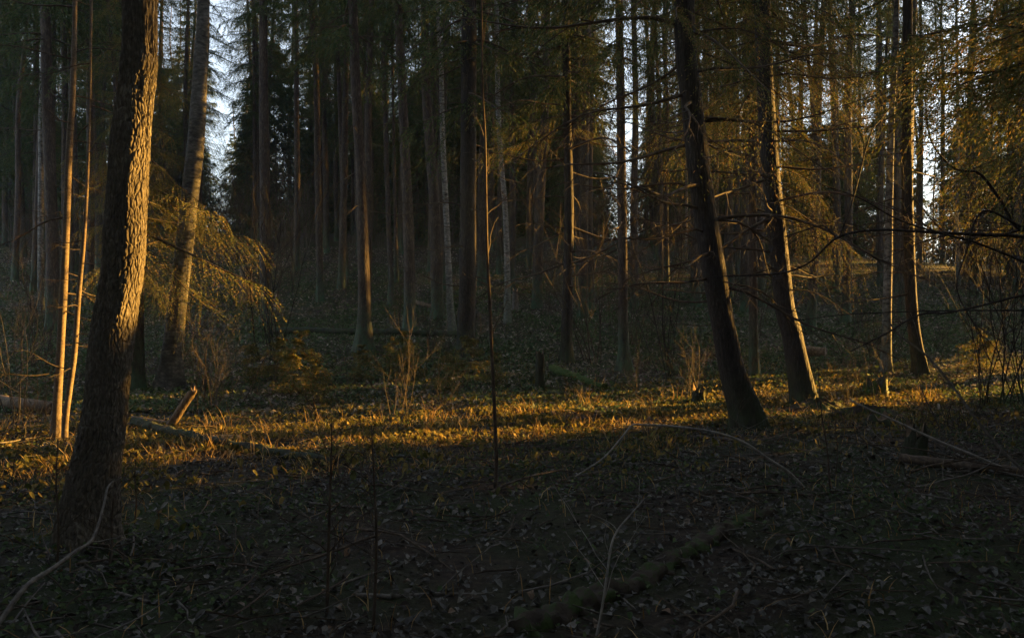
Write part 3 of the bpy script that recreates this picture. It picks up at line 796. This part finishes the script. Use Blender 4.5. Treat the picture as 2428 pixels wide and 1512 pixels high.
def shrub_at(X, Y, mesh, s, label, group=None, name='bare_shrub', rz=None):
    d, loc = ground_at(X, Y)
    o = part(name, mesh, None, loc, (0, 0, rng.random() * 6.28 if rz is None else rz), (s, s, s))
    return tag(o, label, 'shrub', group)
BIGS = [shrub_mesh(680 + k, 3.2, 9, 0.35, 2, 0.015, 'dark_bark') for k in range(3)]  # dark bark puts the blocked sun of the right-edge clumps into colour
shrub_at(642, 858, BIGS[0], 1.15, 'tall dark multi-stemmed bare shrub left of the green-footed spruce')
shrub_at(1588, 892, BIGS[1], 1.0, 'upright clump of bare stems just left of the leaning pair')
shrub_at(1405, 862, SHRUB[1], 1.2, 'fan of thin bare shoots between two mossy-footed trunks')
shrub_at(2352, 965, BIGS[2], 1.0, 'clump of dark bare stems at the right edge')
shrub_at(2420, 960, BIGS[0], 0.9, 'dark bare shrub half cut off by the right frame edge')
shrub_at(490, 985, LOWS[2], 1.0, 'golden lit twiggy shrub right of the leaning stub')
shrub_at(515, 968, SHRUB[3], 0.5, 'crooked lit bush with forked shoots behind the lit strip')
shrub_at(1655, 935, LOWS[1], 1.2, 'low lit twigs at the foot of the left leaning trunk')
shrub_at(30, 1010, SHRUB[0], 0.9, 'bare arching shrub at the left edge')
shrub_at(90, 870, SHRUB[4], 1.0, 'thin bare shrub behind the two poles')
k = 0
while k < 75:
    y = 15 + 30 * rng.random(); x = (rng.random() * 2 - 1) * 0.7 * y
    if not free(x, y, 0.6) or (-7.5 < x < 1.0 and 12.5 < y < 19.5): continue
    vv_ = -x * math.sin(SUN_AZ) + y * math.cos(SUN_AZ)
    if 8.5 < vv_ < 13.5 or (20.8 < vv_ < 21.4): continue
    s = 0.45 + 0.5 * rng.random()
    o = part('bare_shrub', SHRUB[rng.integers(6)], None, (x, y, ghf(x, y)), (0, 0, rng.random() * 6.28), (s, s, s))
    tag(o, ('low brown leafless brush ' if s < 0.7 else 'taller brown leafless brush ') + where(x, y), 'shrub', 'leafless brush on the slope'); k += 1
for k in range(120):
    y = 38 + 20 * rng.random(); x = (rng.random() * 2 - 1) * 0.72 * y; s = 0.9 + 0.9 * rng.random()
    o = part('bare_shrub', SHRUB[rng.integers(6)], None, (x, y, ghf(x, y)), (0, 0, rng.random() * 6.28), (s, s, s))
    tag(o, 'leafless crest thicket ' + where(x, y), 'shrub', 'leafless thicket along the crest')
for k in range(60):
    y = 11 + 13 * rng.random(); x = (rng.random() * 2 - 1) * 0.66 * y; s = 0.5 + 0.6 * rng.random()
    o = part('twiggy_undershrub', LOWS[rng.integers(3)], None, (x, y, ghf(x, y)), (0, 0, rng.random() * 6.28), (s, s, s))
    tag(o, 'knee-high tangle of bare twigs ' + where(x, y), 'shrub', 'knee-high twig tangles')

def traced_stem(name, label, cat, pts, mat, d0, d1=None, twigs=0, tl=0.3, seg=7, seed=0, group=None, tip=True):
    """a stem through (X, Y, width) points from the root; distance runs from d0 to d1"""
    r = np.random.default_rng(seed)
    n = len(pts); d1 = d0 if d1 is None else d1
    rows = []
    for k, (X, Y, w) in enumerate(pts):
        d = d0 + (d1 - d0) * k / (n - 1)
        p = P(X, Y, d); rows.append([*p, 0.5 * w * K / F * d])
    rows = np.array(rows); loc = rows[0, :3].copy(); rows[:, :3] -= loc
    S = spline(rows, max(12, n * 5))
    m = MB(); tube(m, S[:, :3], np.maximum(S[:, 3], 0.0015), seg, 0, True)
    me = m.mesh('stem', M[mat])
    if twigs:
        t = thing(name, label, cat, tuple(loc), group); part('stem', me, t)
        m2 = MB()
        for q in range(twigs):
            i = int(len(S) * (0.2 + 0.75 * (q + r.random()) / twigs)); i = min(i, len(S) - 2)
            tt_ = unit(S[i + 1, :3] - S[i, :3]); a = unit(r.normal(0, 1, 3)); dv = unit(tt_ * 0.8 + (a - tt_ * a.dot(tt_)))
            grow(m2, S[i, :3], dv, tl * (0.5 + r.random()), max(0.002, S[i, 3] * 0.45), 1, r, 0.16, 0.0, (1, 3), 4)
        part('twigs', m2.mesh('twigs', M[mat]), t)['kind'] = 'stuff'
        return t
    o = part(name, me, None, tuple(loc)); return tag(o, label, cat, group)

d, _ = ground_at(1172, 1172)
traced_stem('sapling', 'tall thin sapling standing alone in the centre foreground', 'sapling',
            [(1172, 1176, 10), (1177, 1106, 9), (1174, 1006, 9), (1167, 856, 8), (1160, 700, 8), (1155, 600, 7), (1152, 450, 6.2), (1150, 325, 5.5), (1144, 200, 5), (1142, 0, 4), (1138, -160, 2)],
            'twig_bark', d, None, 9, 0.35, 9, 31)
d, _ = ground_at(780, 1465)
traced_stem('young_spruce', 'thin dark stem with faint feathery side twigs, left of centre foreground', 'sapling',
            [(775, 1470, 9), (778, 1330, 8), (783, 1160, 6), (786, 1060, 4), (787, 985, 2)], 'twig_bark', d, None, 16, 0.42, 7, 32)
d, _ = ground_at(885, 1500)
traced_stem('young_spruce', 'second thin dark feathery stem, beside and nearer than the other one', 'sapling',
            [(884, 1512, 9), (890, 1380, 8), (892, 1256, 7), (886, 1120, 5), (880, 1006, 3)], 'twig_bark', d, None, 14, 0.4, 7, 33)
d, _ = ground_at(1911, 1160)
traced_stem('bent_stem', 'long grey stem arching over in front of the lit strip', 'stick',
            [(1911, 1160, 7), (1870, 1118, 7), (1821, 1086, 7), (1764, 1048, 6.5), (1689, 1022, 6), (1589, 1009, 6), (1520, 1006, 5.5), (1499, 1007, 5), (1475, 1035, 4.5), (1430, 1085, 4), (1364, 1128, 3)],
            'pale_twig', d, d * 0.95, 3, 0.2, 8, 34)
d, _ = ground_at(2421, 1130)
traced_stem('dead_stick', 'long straight bare stick slanting down to the right, upper of two crossing', 'stick',
            [(2425, 1128, 6), (2321, 1083, 6), (2221, 1042, 5.5), (2121, 996, 5), (2016, 948, 3.5)], 'pale_twig', d, d * 1.06, 0, seg=7, seed=35)
traced_stem('dead_stick', 'thin stick running almost level above the broken log', 'stick',
            [(2400, 1110, 4), (2271, 1086, 4), (2161, 1061, 3.5), (1971, 1046, 2.5)], 'twig_bark', d, d * 1.04, 3, 0.2, 6, 36)
traced_stem('leaning_sapling', 'leaning bare sapling crossing from the right edge up towards the far trunks', 'sapling',
            [(2440, 1128, 7), (2371, 1061, 7), (2321, 1001, 6.5), (2256, 911, 6), (2196, 841, 5), (2121, 781, 4), (2085, 700, 2.5)], 'grey_twig', d * 0.97, d * 1.05, 6, 0.4, 7, 37)
d, _ = ground_at(1414, 1512)
traced_stem('sapling', 'pale forked sapling in the near foreground right of centre', 'sapling',
            [(1412, 1520, 7), (1429, 1431, 6.5), (1442, 1341, 6), (1450, 1290, 5.5), (1464, 1256, 5), (1498, 1215, 4), (1530, 1178, 2.5)], 'pale_twig', d, d * 1.05, 7, 0.38, 7, 38)
for X0, Y0, X1, Y1, w, s, lb in ((135, 1350, 137, 1040, 6, 41, 'thin dark sapling in front of the thick trunk at the left'), (258, 1345, 272, 1170, 7, 42, 'short reddish stem rising at the right foot of the furrowed trunk'),
                             (318, 1250, 325, 1060, 4, 43, 'slim twiggy shoot right of the furrowed trunk'), (1968, 1165, 1940, 870, 4.5, 44, 'thin upright sapling right of the leaning pair'),
                             (1982, 1120, 1985, 960, 2.5, 45, 'very thin shoot beside the upright sapling on the right'), (570, 960, 640, 830, 3, 46, 'lit slanting shoot left of the mossy-footed spruce'),
                             (480, 965, 495, 790, 4, 47, 'straight sunlit shoot under the hanging boughs'), (20, 1150, 45, 1060, 3, 48, 'short lit stalk at the far left of the strip')):
    d, _ = ground_at(X0, Y0)
    traced_stem('sapling', lb, 'sapling', [(X0, Y0 + 4, w), ((X0 * 2 + X1) / 3 + 3, (Y0 * 2 + Y1) / 3, w * .9), ((X0 + X1 * 2) / 3 - 3, (Y0 + Y1 * 2) / 3, w * .7), (X1, Y1, w * .4)], 'twig_bark', d, None, 8, 0.3, 6, s)
d, _ = ground_at(125, 1350)
traced_stem('dead_branch', 'curved dead branch leaning against the foot of the furrowed trunk', 'branch',
            [(-20, 1500, 12), (60, 1391, 12), (125, 1346, 11), (180, 1305, 9), (220, 1276, 8), (245, 1200, 6), (258, 1150, 5), (288, 1130, 3)], 'grey_twig', 4.0, d * 1.08, 5, 0.35, 8, 49)

# bare tree standing outside the right edge whose limbs reach across the view
t = thing('bare_tree', 'leafless tree outside the right edge whose dark limbs reach across', 'tree', (6.6, 8.2, ghf(6.6, 8.2)))
rows = [[0, 0, -.1, .14], [0.05, 0, 1, .11], [-.05, 0, 2.0, .10], [.1, 0.1, 3.6, .07], [.3, .1, 6, .03]]
part('trunk', trunk_mesh('trunk', rows, M['dark_bark'], seg=12, seed=77)[0], t)
org = np.array(t.location)
LIMBS = [([(2560, 600, 20), (2428, 562, 13), (2340, 556, 12), (2246, 552, 11), (2161, 547, 9), (2071, 545, 8), (1986, 562, 7.5), (1921, 620, 6.5), (1861, 645, 6), (1780, 652, 5), (1690, 655, 3.5)], 8.2, 8.6),
         ([(1990, 562, 5.5), (2020, 480, 5), (2061, 325, 4.5), (2090, 280, 4), (2121, 245, 3.5), (2146, 210, 2.5)], 8.4, 8.8),
         ([(2560, 480, 16), (2428, 545, 11), (2370, 470, 9), (2321, 410, 8), (2266, 400, 6), (2211, 340, 5), (2195, 250, 4), (2200, 150, 3)], 8.2, 8.0),
         ([(1980, 560, 5), (1950, 535, 4.5), (1900, 548, 4), (1861, 560, 3)], 8.4, 8.6),
         ([(2440, 625, 9), (2380, 600, 8), (2300, 570, 7), (2230, 552, 6), (2130, 520, 5), (2040, 470, 4), (1930, 430, 3), (1860, 400, 2)], 8.3, 8.0),
         ([(2500, 690, 9), (2421, 700, 8), (2340, 720, 7), (2250, 740, 6.5), (2180, 745, 6), (2100, 790, 5), (2016, 832, 3.5)], 8.0, 7.6),
         ([(2500, 735, 6), (2300, 735, 5), (2150, 738, 4), (2000, 745, 3), (1880, 760, 2)], 8.0, 8.6),
         ([(2520, 330, 9), (2400, 300, 7), (2300, 210, 5), (2180, 190, 4), (2080, 230, 2.5)], 8.2, 8.6),
         ([(2428, 540, 8), (2330, 500, 6), (2290, 600, 5), (2270, 690, 4), (2330, 800, 2.5)], 8.1, 7.9)]
for k, (pts, da, db) in enumerate(LIMBS):
    r = np.random.default_rng(700 + k); m = MB()
    rows = np.array([[*(P(X, Y, da + (db - da) * q / (len(pts) - 1)) - org), 0.38 * w * K / F * da] for q, (X, Y, w) in enumerate(pts)])
    S = spline(rows, len(pts) * 5); tube(m, S[:, :3], np.maximum(S[:, 3], .002), 7, 0, True)
    for q in range(9):
        i = int(len(S) * (0.15 + 0.8 * r.random())); tg = unit(S[min(i + 1, len(S) - 1), :3] - S[i - 1, :3]); a = unit(r.normal(0, 1, 3))
        grow(m, S[i, :3], unit(tg + 0.9 * (a - tg * a.dot(tg))), 0.35 + 0.6 * r.random(), max(.003, S[i, 3] * .4), 2, r, 0.15, 0.01, (1, 3), 4)
    part('limb', m.mesh('limb', M['dark_bark']), t)

# ------------------------------------------------------------------ logs and stumps
def log_thing(name, label, a, b, r0, r1, mat, cut=None, bow=0.0, lift=0.6, seed=0, n=40, seg=14, rough=0.14, moss=None):
    """a, b: (X, Y) where each end lies on the ground"""
    r = np.random.default_rng(seed)
    _, A = ground_at(*a); _, B = ground_at(*b); A = np.array(A); B = np.array(B)
    u = np.linspace(0, 1, n)[:, None]; Pm = A + (B - A) * u; rr = r0 + (r1 - r0) * u[:, 0]
    side = unit(np.cross(B - A, [0, 0, 1]))
    Pm = Pm + side * bow * np.sin(math.pi * u) + side * 0.25 * r0 * np.sin(5 * u + seed)
    Pm[:, 2] = np.maximum(gh(Pm[:, 0], Pm[:, 1]) + rr * lift, Pm[:, 2] + rr * lift) if lift > 0.5 else gh(Pm[:, 0], Pm[:, 1]) + rr * lift
    loc = Pm[0].copy(); Pm = Pm - loc
    uu = np.arange(seg)[None, :] * (8 / seg) * np.ones((n, 1)); vv = np.linspace(0, n / 2.0, n)[:, None] * np.ones((1, seg))
    mod = 1 + rough * 2 * (value_noise(uu, vv, seed, 8) - 0.5)
    m = MB(); tube(m, Pm, rr, seg, 0, True, mod, 1 if cut else None)
    o = part(name, m.mesh(name, [M[mat], M[cut or mat]]), None, tuple(loc))
    return tag(o, label, 'log')
log_thing('mossy_log', 'moss-covered log sunk in the leaves of the near foreground', (1215, 1500), (1830, 1215), 0.105, 0.055, 'mossy_log_bark', seed=1, lift=-0.15, n=140, seg=24, rough=0.5, bow=0.08)
log_thing('fallen_log', 'long fallen log lying through the lit strip', (322, 1012), (790, 1104), 0.075, 0.05, 'dark_bark', seed=2, lift=0.8, n=110, seg=18, rough=0.35, bow=0.14)
log_thing('fallen_log', 'long level log lying across the slope behind the green-footed spruce', (640, 792), (1084, 800), 0.12, 0.10, 'dark_bark', seed=3, lift=0.8, n=60)
log_thing('fallen_log', 'short thin log right of the orange-edged trunk on the slope', (982, 722), (1052, 735), 0.09, 0.07, 'rotten_wood', seed=4, lift=0.8)
log_thing('fallen_log', 'grey log at the left edge behind the poles', (-20, 962), (124, 980), 0.13, 0.11, 'rotten_wood', seed=5, lift=0.7)
log_thing('broken_log', 'broken branch log with a fresh pale end at the lower right', (2134, 1096), (2440, 1135), 0.055, 0.05, 'twig_bark', 'fresh_wood', seed=6, lift=0.9)
log_thing('cut_log', 'short sawn log with a pale cut end behind the right leaning trunk', (1890, 842), (1958, 848), 0.13, 0.13, 'rotten_wood', 'rotten_wood', seed=7, lift=0.9, rough=0.06)
log_thing('mossy_log', 'dark mossy log between the two mossy-footed trunks', (1312, 880), (1432, 925), 0.10, 0.08, 'mossy_bark', seed=8, lift=0.5, rough=0.3)
log_thing('fallen_branch', 'pale barkless branch glowing in the lit strip', (500, 1052), (588, 1040), 0.05, 0.03, 'fresh_wood', seed=9, lift=0.9)
log_thing('fallen_branch', 'thin rotten branch beside the leaning stub', (312, 1000), (410, 1012), 0.05, 0.04, 'rotten_wood', seed=10, lift=0.9)

def stump(name, label, X, Y, h, r0, mat, cut='rotten_wood', lean=(0, 0), jag=0.25, seed=0, cat='stump', d=None):
    r = np.random.default_rng(seed); _, loc = ground_at(X, Y)
    seg = 18; n = 12; u = np.linspace(0, 1, n)
    Pm = np.stack([lean[0] * u * h, lean[1] * u * h, u * h - 0.05], -1)
    th = np.linspace(0, 6.283, seg, endpoint=False)
    mod = 1 + 0.5 * np.exp(-u * h / 0.12)[:, None] * (0.6 + 0.5 * np.cos(4 * th + seed))[None, :] + 0.12 * r.normal(0, 1, (1, seg)) + 0.04 * r.normal(0, 1, (n, seg))
    m = MB(); tube(m, Pm, r0 * (1 - 0.15 * u), seg, 0, True, mod, 1)
    V = m.V[0].reshape(n, seg, 3); V[-1, :, 2] += jag * h * (r.random(seg) - 0.4); V[-2, :, 2] += 0.4 * jag * h * (r.random(seg) - 0.4)
    m.V[2][:seg] = V[-1]; m.V[2][seg, 2] -= 0.08 * h
    o = part(name, m.mesh(name, [M[mat], M[cut]]), None, loc); return tag(o, label, cat)
stump('stump', 'pale broken stump on the slope at the tip of the hanging boughs', 583, 716, 1.35, 0.24, 'rotten_wood', 'fresh_wood', seed=1, jag=0.12)
stump('leaning_stub', 'slanting sunlit broken stub right of the furrowed trunk', 394, 1018, 0.6, 0.062, 'rotten_wood', 'fresh_wood', lean=(0.62, 0.1), seed=2, jag=0.2)
stump('post_stump', 'small dark upright snag on the mossy ground at mid slope', 1281, 922, 0.75, 0.075, 'dark_bark', seed=3)
stump('stump', 'low dark rotten stump left of the leaning pair in the lit strip', 1655, 958, 0.26, 0.12, 'dark_bark', seed=4, jag=1.1)
stump('stump', 'black jagged stump above the broken log', 2166, 1088, 0.34, 0.13, 'dark_bark', lean=(0.15, 0), seed=5, jag=0.9)
stump('mossy_stump', 'mossy hummock of an old stump right of the leaning pair', 2075, 940, 0.28, 0.2, 'mossy_bark', 'dark_bark', seed=6, jag=1.0)
stump('stump', 'dark old stump below the mossy hummock at the right', 2085, 1010, 0.16, 0.2, 'dark_bark', seed=7, jag=1.4)
stump('stump', 'pale split stump beside the whitish trunk on the slope', 1222, 735, 0.7, 0.1, 'grey_twig', 'fresh_wood', seed=8, jag=0.4)

def mound(name, label, X, Y, rx, ry, h, seed, mat='mossy_log_bark'):
    r = np.random.default_rng(seed); _, loc = ground_at(X, Y)
    nr, na = 10, 40; th = np.linspace(0, 6.283, na, endpoint=False); V = []
    for k in range(nr + 1):
        t = k / nr
        rad = t * (1 + 0.22 * np.sin(3 * th + seed) + 0.15 * np.sin(7 * th + 2 * seed) + 0.08 * np.sin(13 * th))
        x = rad * rx * np.cos(th); y = rad * ry * np.sin(th)
        z = gh(loc[0] + x, loc[1] + y) - loc[2] + h * (1 - t ** 1.6) * (1 + 0.3 * np.sin(5 * th + 3 * t)) + 0.03 * r.normal(0, 1, na) * (1 - t) - 0.03 * t
        V.append(np.stack([x, y, z], -1))
    V = np.concatenate(V); i = np.arange(nr)[:, None] * na; j = np.arange(na)[None, :]; k = (j + 1) % na
    m = MB(); m.add(V, np.stack([i + j, i + na + j, i + na + k, i + k], -1).reshape(-1, 4))
    o = part(name, m.mesh(name, M[mat]), None, loc); return tag(o, label, 'mound')
mound('root_mound', 'dark mossy root mound at the foot of the right leaning trunk', 1935, 975, 0.75, 0.5, 0.17, 3)
mound('root_mound', 'low earthy hump around the foot of the left leaning trunk', 1790, 1022, 0.5, 0.4, 0.10, 4, 'dark_bark')
mound('earth_hump', 'low mossy hump running right from the leaning pair', 2060, 985, 1.1, 0.5, 0.13, 5)

# ------------------------------------------------------------------ small spruce seedlings
SEED = [crown_mesh(800 + k, 0.9, 0.5, 0.9, 7, 5, 8, 6, 0.06, 0.016, 0.1, 0.1, [M['sun_tinted_needles'], M['twig_bark']]) for k in range(2)]
for k, (X, Y, s) in enumerate([(705, 930, 1.2), (660, 900, 1.0), (960, 905, 1.1), (1110, 890, 1.0), (930, 880, 0.8), (1060, 930, 0.9), (750, 960, 0.8), (1170, 915, 0.8), (2330, 880, 1.0), (600, 905, 0.9), (860, 905, 0.8)]):
    d, loc = ground_at(X, Y)
    o = part('spruce_seedling', SEED[k % 2], None, loc, (0, 0, rng.random() * 6), (s, s, s))
    tag(o, 'feathery knee-high spruce seedling ' + where(loc[0], loc[1]), 'seedling', 'spruce seedlings on the floor')

# ------------------------------------------------------------------ forest floor cover
def leaf_shape(r):
    """six-cornered curled leaf, length 1 along x"""
    c = 0.18 + 0.25 * r.random(); t = r.normal(0, 0.12)
    V = np.array([[-0.5, 0, 0], [-0.2, 0.30, c * .5], [0.2, 0.28, c * .6 + t], [0.55, 0.02, t * 1.5], [0.2, -0.28, c * .6 - t], [-0.2, -0.30, c * .5], [0, 0, 0.0]])
    V[:, :2] += r.normal(0, 0.05, (7, 2))
    T = np.array([[0, 6, 1], [1, 6, 2], [2, 6, 3], [3, 6, 4], [4, 6, 5], [5, 6, 0]])
    return V, T
def scatter_leaves(name, xy, size, mat, seed, tilt=0.45, lift=0.012, simple=False):
    r = np.random.default_rng(seed); n = len(xy)
    shapes = [leaf_shape(r) for _ in range(12)]
    base = np.array([s[0] for s in shapes]); T = shapes[0][1]
    if simple:
        base = base[:, [0, 1, 3, 4]]; T = np.array([[0, 3, 1], [1, 3, 2]])
        T = np.array([[0, 2, 1], [0, 3, 2]])
    L = base[r.integers(12, size=n)] * size[:, None, None]
    az = r.random(n) * 6.283; tx = r.normal(0, tilt, n); ty = r.normal(0, tilt, n)
    ca, sa = np.cos(az), np.sin(az)
    x, y, z = L[..., 0], L[..., 1], L[..., 2]
    z = z + x * tx[:, None] + y * ty[:, None]
    X = x * ca[:, None] - y * sa[:, None] + xy[:, 0:1]; Y = x * sa[:, None] + y * ca[:, None] + xy[:, 1:2]
    Z = z + (gh(xy[:, 0], xy[:, 1]) + lift + size * 0.25 * r.random(n))[:, None]
    nv = base.shape[1]
    m = MB(); m.add(np.stack([X, Y, Z], -1).reshape(-1, 3), None, (T[None] + (np.arange(n) * nv)[:, None, None]).reshape(-1, 3))
    return m.mesh(name, M[mat], smooth=False)
def patch(n, y0, y1, wide=0.72, seed=0, power=1.0):
    r = np.random.default_rng(seed)
    y = np.sqrt(y0 ** 2 + (y1 ** 2 - y0 ** 2) * r.random(n) ** power); x = (r.random(n) * 2 - 1) * (wide * y + 0.5)
    return np.stack([x, y], -1)
r = np.random.default_rng(5)
xy = patch(80000, 3.2, 14, seed=1)
pf = np.sin(1.7 * xy[:, 0] + 1.2 * np.sin(1.1 * xy[:, 1])) * np.sin(1.5 * xy[:, 1] + 0.9 * np.sin(1.3 * xy[:, 0])) + 0.6 * np.sin(4.1 * xy[:, 0] + xy[:, 1]) * np.sin(3.7 * xy[:, 1])
xy = xy[r.random(len(xy)) < 0.62 + 0.38 * pf]
o = part('leaf_litter', scatter_leaves('leaf_litter', xy, 0.018 + 0.05 * r.random(len(xy)) ** 2.2, 'dead_leaf', 2, 0.3)); tag(o, 'brown and grey fallen leaves covering the forest floor', 'leaf litter', None, 'stuff')
xy = patch(90000, 13, 42, seed=3, power=1.4)
o = part('slope_litter', scatter_leaves('slope_litter', xy, 0.06 + 0.06 * r.random(len(xy)), 'skylit_leaf', 4, simple=True)); tag(o, 'scattered leaf litter up the slope with skylight put into its colour', 'leaf litter', None, 'stuff')
xy = patch(120000, 3.4, 26, seed=6)
f = np.sin(xy[:, 0] * 0.9 + 1) * np.sin(xy[:, 1] * 0.8 + .5) + 0.5 * np.sin(xy[:, 0] * 2.3) + r.normal(0, 0.5, len(xy))
xy = xy[f > 0.1]
o = part('ground_cover', scatter_leaves('ground_cover', xy, 0.018 + 0.03 * r.random(len(xy)), 'ground_leaf', 7, 0.4, 0.04)); tag(o, 'small green leaves of low plants on the forest floor', 'ground cover', None, 'stuff')

M['slope_green'] = leaf_mat('slope_green', [(0, (0.05, 0.085, 0.03)), (0.6, (0.085, 0.125, 0.05)), (1, (0.12, 0.13, 0.07))], 5, 0.3)
xy = patch(110000, 13, 36, seed=26, power=1.2)
xy = xy[np.sin(xy[:, 0] * 0.7 + 0.8 * np.sin(0.5 * xy[:, 1])) * np.sin(xy[:, 1] * 0.6) + 0.4 * np.sin(2.2 * xy[:, 0] + xy[:, 1]) + np.random.default_rng(27).normal(0, .4, len(xy)) > -0.1]
o = part('slope_plants', scatter_leaves('slope_plants', xy, 0.05 + 0.06 * np.random.default_rng(28).random(len(xy)), 'slope_green', 29, 0.5, 0.04, simple=True)); tag(o, 'dim green low plants and moss up the slope', 'ground cover', None, 'stuff')

# dry grass and stalks, thickest along the lit strip
def grass(name, xy, h, mat, seed, w=0.006, lean=0.5):
    r = np.random.default_rng(seed); n = len(xy)
    az = r.random(n) * 6.283; ln = lean * (0.2 + r.random(n)); hh = h * (0.5 + r.random(n))
    base = np.stack([xy[:, 0], xy[:, 1], gh(xy[:, 0], xy[:, 1]) - 0.01], -1)
    dr = np.stack([np.cos(az), np.sin(az), np.zeros(n)], -1); sd = np.stack([-np.sin(az), np.cos(az), np.zeros(n)], -1)
    pts = []
    for t, ww in ((0, 1.0), (0.4, 0.85), (0.75, 0.6), (1.0, 0.05)):
        c = base + dr * (hh * ln * t ** 2)[:, None] + np.array([0, 0, 1.0]) * (hh * (t - 0.35 * np.minimum(ln, 1) * t * t))[:, None]
        pts += [c - sd * w * ww, c + sd * w * ww]
    V = np.stack(pts, 1).reshape(-1, 3)
    q = np.array([[0, 1, 3, 2], [2, 3, 5, 4], [4, 5, 7, 6]])
    m = MB(); m.add(V, (q[None] + (np.arange(n) * 8)[:, None, None]).reshape(-1, 4))
    return m.mesh(name, M[mat], smooth=False)
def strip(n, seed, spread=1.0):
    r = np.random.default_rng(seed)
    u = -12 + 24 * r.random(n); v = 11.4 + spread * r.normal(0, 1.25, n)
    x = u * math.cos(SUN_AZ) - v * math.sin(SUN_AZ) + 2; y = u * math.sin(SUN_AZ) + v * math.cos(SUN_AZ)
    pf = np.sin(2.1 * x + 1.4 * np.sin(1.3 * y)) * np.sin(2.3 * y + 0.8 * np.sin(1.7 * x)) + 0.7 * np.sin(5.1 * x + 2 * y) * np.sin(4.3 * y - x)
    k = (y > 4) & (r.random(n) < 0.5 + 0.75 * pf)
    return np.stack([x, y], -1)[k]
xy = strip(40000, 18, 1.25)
o = part('strip_plants', scatter_leaves('strip_plants', xy, 0.03 + 0.04 * np.random.default_rng(3).random(len(xy)), 'strip_leaf', 19, 0.8, 0.06)); tag(o, 'low leaves with sunlight put into their colour in the sunlit strip', 'ground cover', None, 'stuff')
xy = strip(19000, 8, 0.9) - np.array([0, 0.6])
o = part('dry_grass', grass('dry_grass', xy, 0.12, 'dry_grass', 9, 0.0055, 1.1)); tag(o, 'dry yellow grass and dead stalks in the sunlit strip', 'dry grass', None, 'stuff')
xy = patch(5000, 3.5, 20, seed=10)
o = part('sparse_grass', grass('sparse_grass', xy, 0.13, 'dry_grass', 11, 0.004, 0.9)); tag(o, 'sparse dead grass blades between the leaves', 'dry grass', None, 'stuff')

r = np.random.default_rng(21)
ctr = strip(190, 22, 1.1); xy = np.repeat(ctr, 18, axis=0) + r.normal(0, 0.10, (len(ctr) * 18, 2))
o = part('grass_tufts', grass('grass_tufts', xy, 0.30, 'dry_grass', 23, 0.0045, 1.0)); tag(o, 'taller tufts of dead golden grass in the sunlit strip', 'dry grass', None, 'stuff')
# twig litter
m = MB(); r = np.random.default_rng(12)
xy = np.vstack([patch(1500, 3.4, 12, seed=13), patch(1500, 10, 26, seed=14), strip(900, 15)])
for (x, y) in xy:
    L = 0.15 + 0.6 * r.random() ** 2; a = r.random() * 6.283; u = np.linspace(-.5, .5, 4)
    X = x + u * L * math.cos(a) + r.normal(0, 0.02, 4) * L * 2; Y = y + u * L * math.sin(a) + r.normal(0, 0.02, 4) * L * 2
    Z = gh(X, Y) + 0.02 + 0.05 * r.random() + u * L * r.normal(0, 0.18)
    R = (0.003 + 0.006 * r.random()) * np.array([1, .9, .75, .5]); tube(m, np.stack([X, Y, Z], -1), R, 3, int(r.random() < 0.5), False)
o = part('twig_litter', m.mesh('twig_litter', [M['twig_bark'], M['grey_twig']])); tag(o, 'fallen twigs strewn over the forest floor', 'twig litter', None, 'stuff')
STICK = []
for k in range(4):
    m = MB(); r2 = np.random.default_rng(900 + k); grow(m, (0, 0, 0), (1, 0, 0.03), 1.0, 0.010, 1, r2, 0.10, -0.005, (2, 4), 5); STICK.append(m.mesh('fallen_stick', M['grey_twig' if k % 2 else 'twig_bark']))
for k in range(70):
    y = 3.9 + 10 * rng.random(); x = (rng.random() * 2 - 1) * 0.62 * y; s = 0.5 + 0.9 * rng.random()
    o = part('fallen_stick', STICK[k % 4], None, (x, y, ghf(x, y) + 0.035), (0, rng.normal(0, 0.08), rng.random() * 6.28), (s, s, s))
    tag(o, ('short' if s < 0.8 else 'long') + (' near' if y < 6.5 else ' distant') + ' crooked stick among leaves ' + where(x, y), 'stick', 'fallen sticks among the leaves')

# the leaves that show largest, one by one
LEAF = []
for k in range(8):
    V, T = leaf_shape(np.random.default_rng(950 + k)); m = MB(); m.add(V, None, T); LEAF.append(m.mesh('leaf', M['dead_leaf'], smooth=False))
xy = patch(300, 3.95, 5.4, 0.64, 16)
for (x, y) in xy:
    s = 0.04 + 0.03 * rng.random()
    part('leaf', LEAF[rng.integers(8)], ground, (x, y, ghf(x, y) + 0.03), (rng.normal(0, .35), rng.normal(0, .35), rng.random() * 6.28), (s, s, s))


# ------------------------------------------------------------------ faint evening haze
m = bpy.data.materials.new('haze'); m.use_nodes = True
m.node_tree.nodes.remove(m.node_tree.nodes['Principled BSDF'])
pv = m.node_tree.nodes.new('ShaderNodeVolumePrincipled')
pv.inputs['Color'].default_value = (0.45, 0.68, 1.0, 1)
pv.inputs['Density'].default_value = 0.00045
m.node_tree.links.new(pv.outputs[0], m.node_tree.nodes['Material Output'].inputs['Volume'])
mb = MB()
x0, x1, y0, y1, z0, z1 = -430, 430, -390, 810, -4, 42
V = np.array([[x, y, z] for z in (z0, z1) for y in (y0, y1) for x in (x0, x1)], float)
mb.add(V, [[0, 2, 3, 1], [4, 5, 7, 6], [0, 1, 5, 4], [2, 6, 7, 3], [0, 4, 6, 2], [1, 3, 7, 5]])
tag(part('haze', mb.mesh('haze', m, smooth=False)), 'thin bluish evening haze between the trunks', None, None, 'stuff')
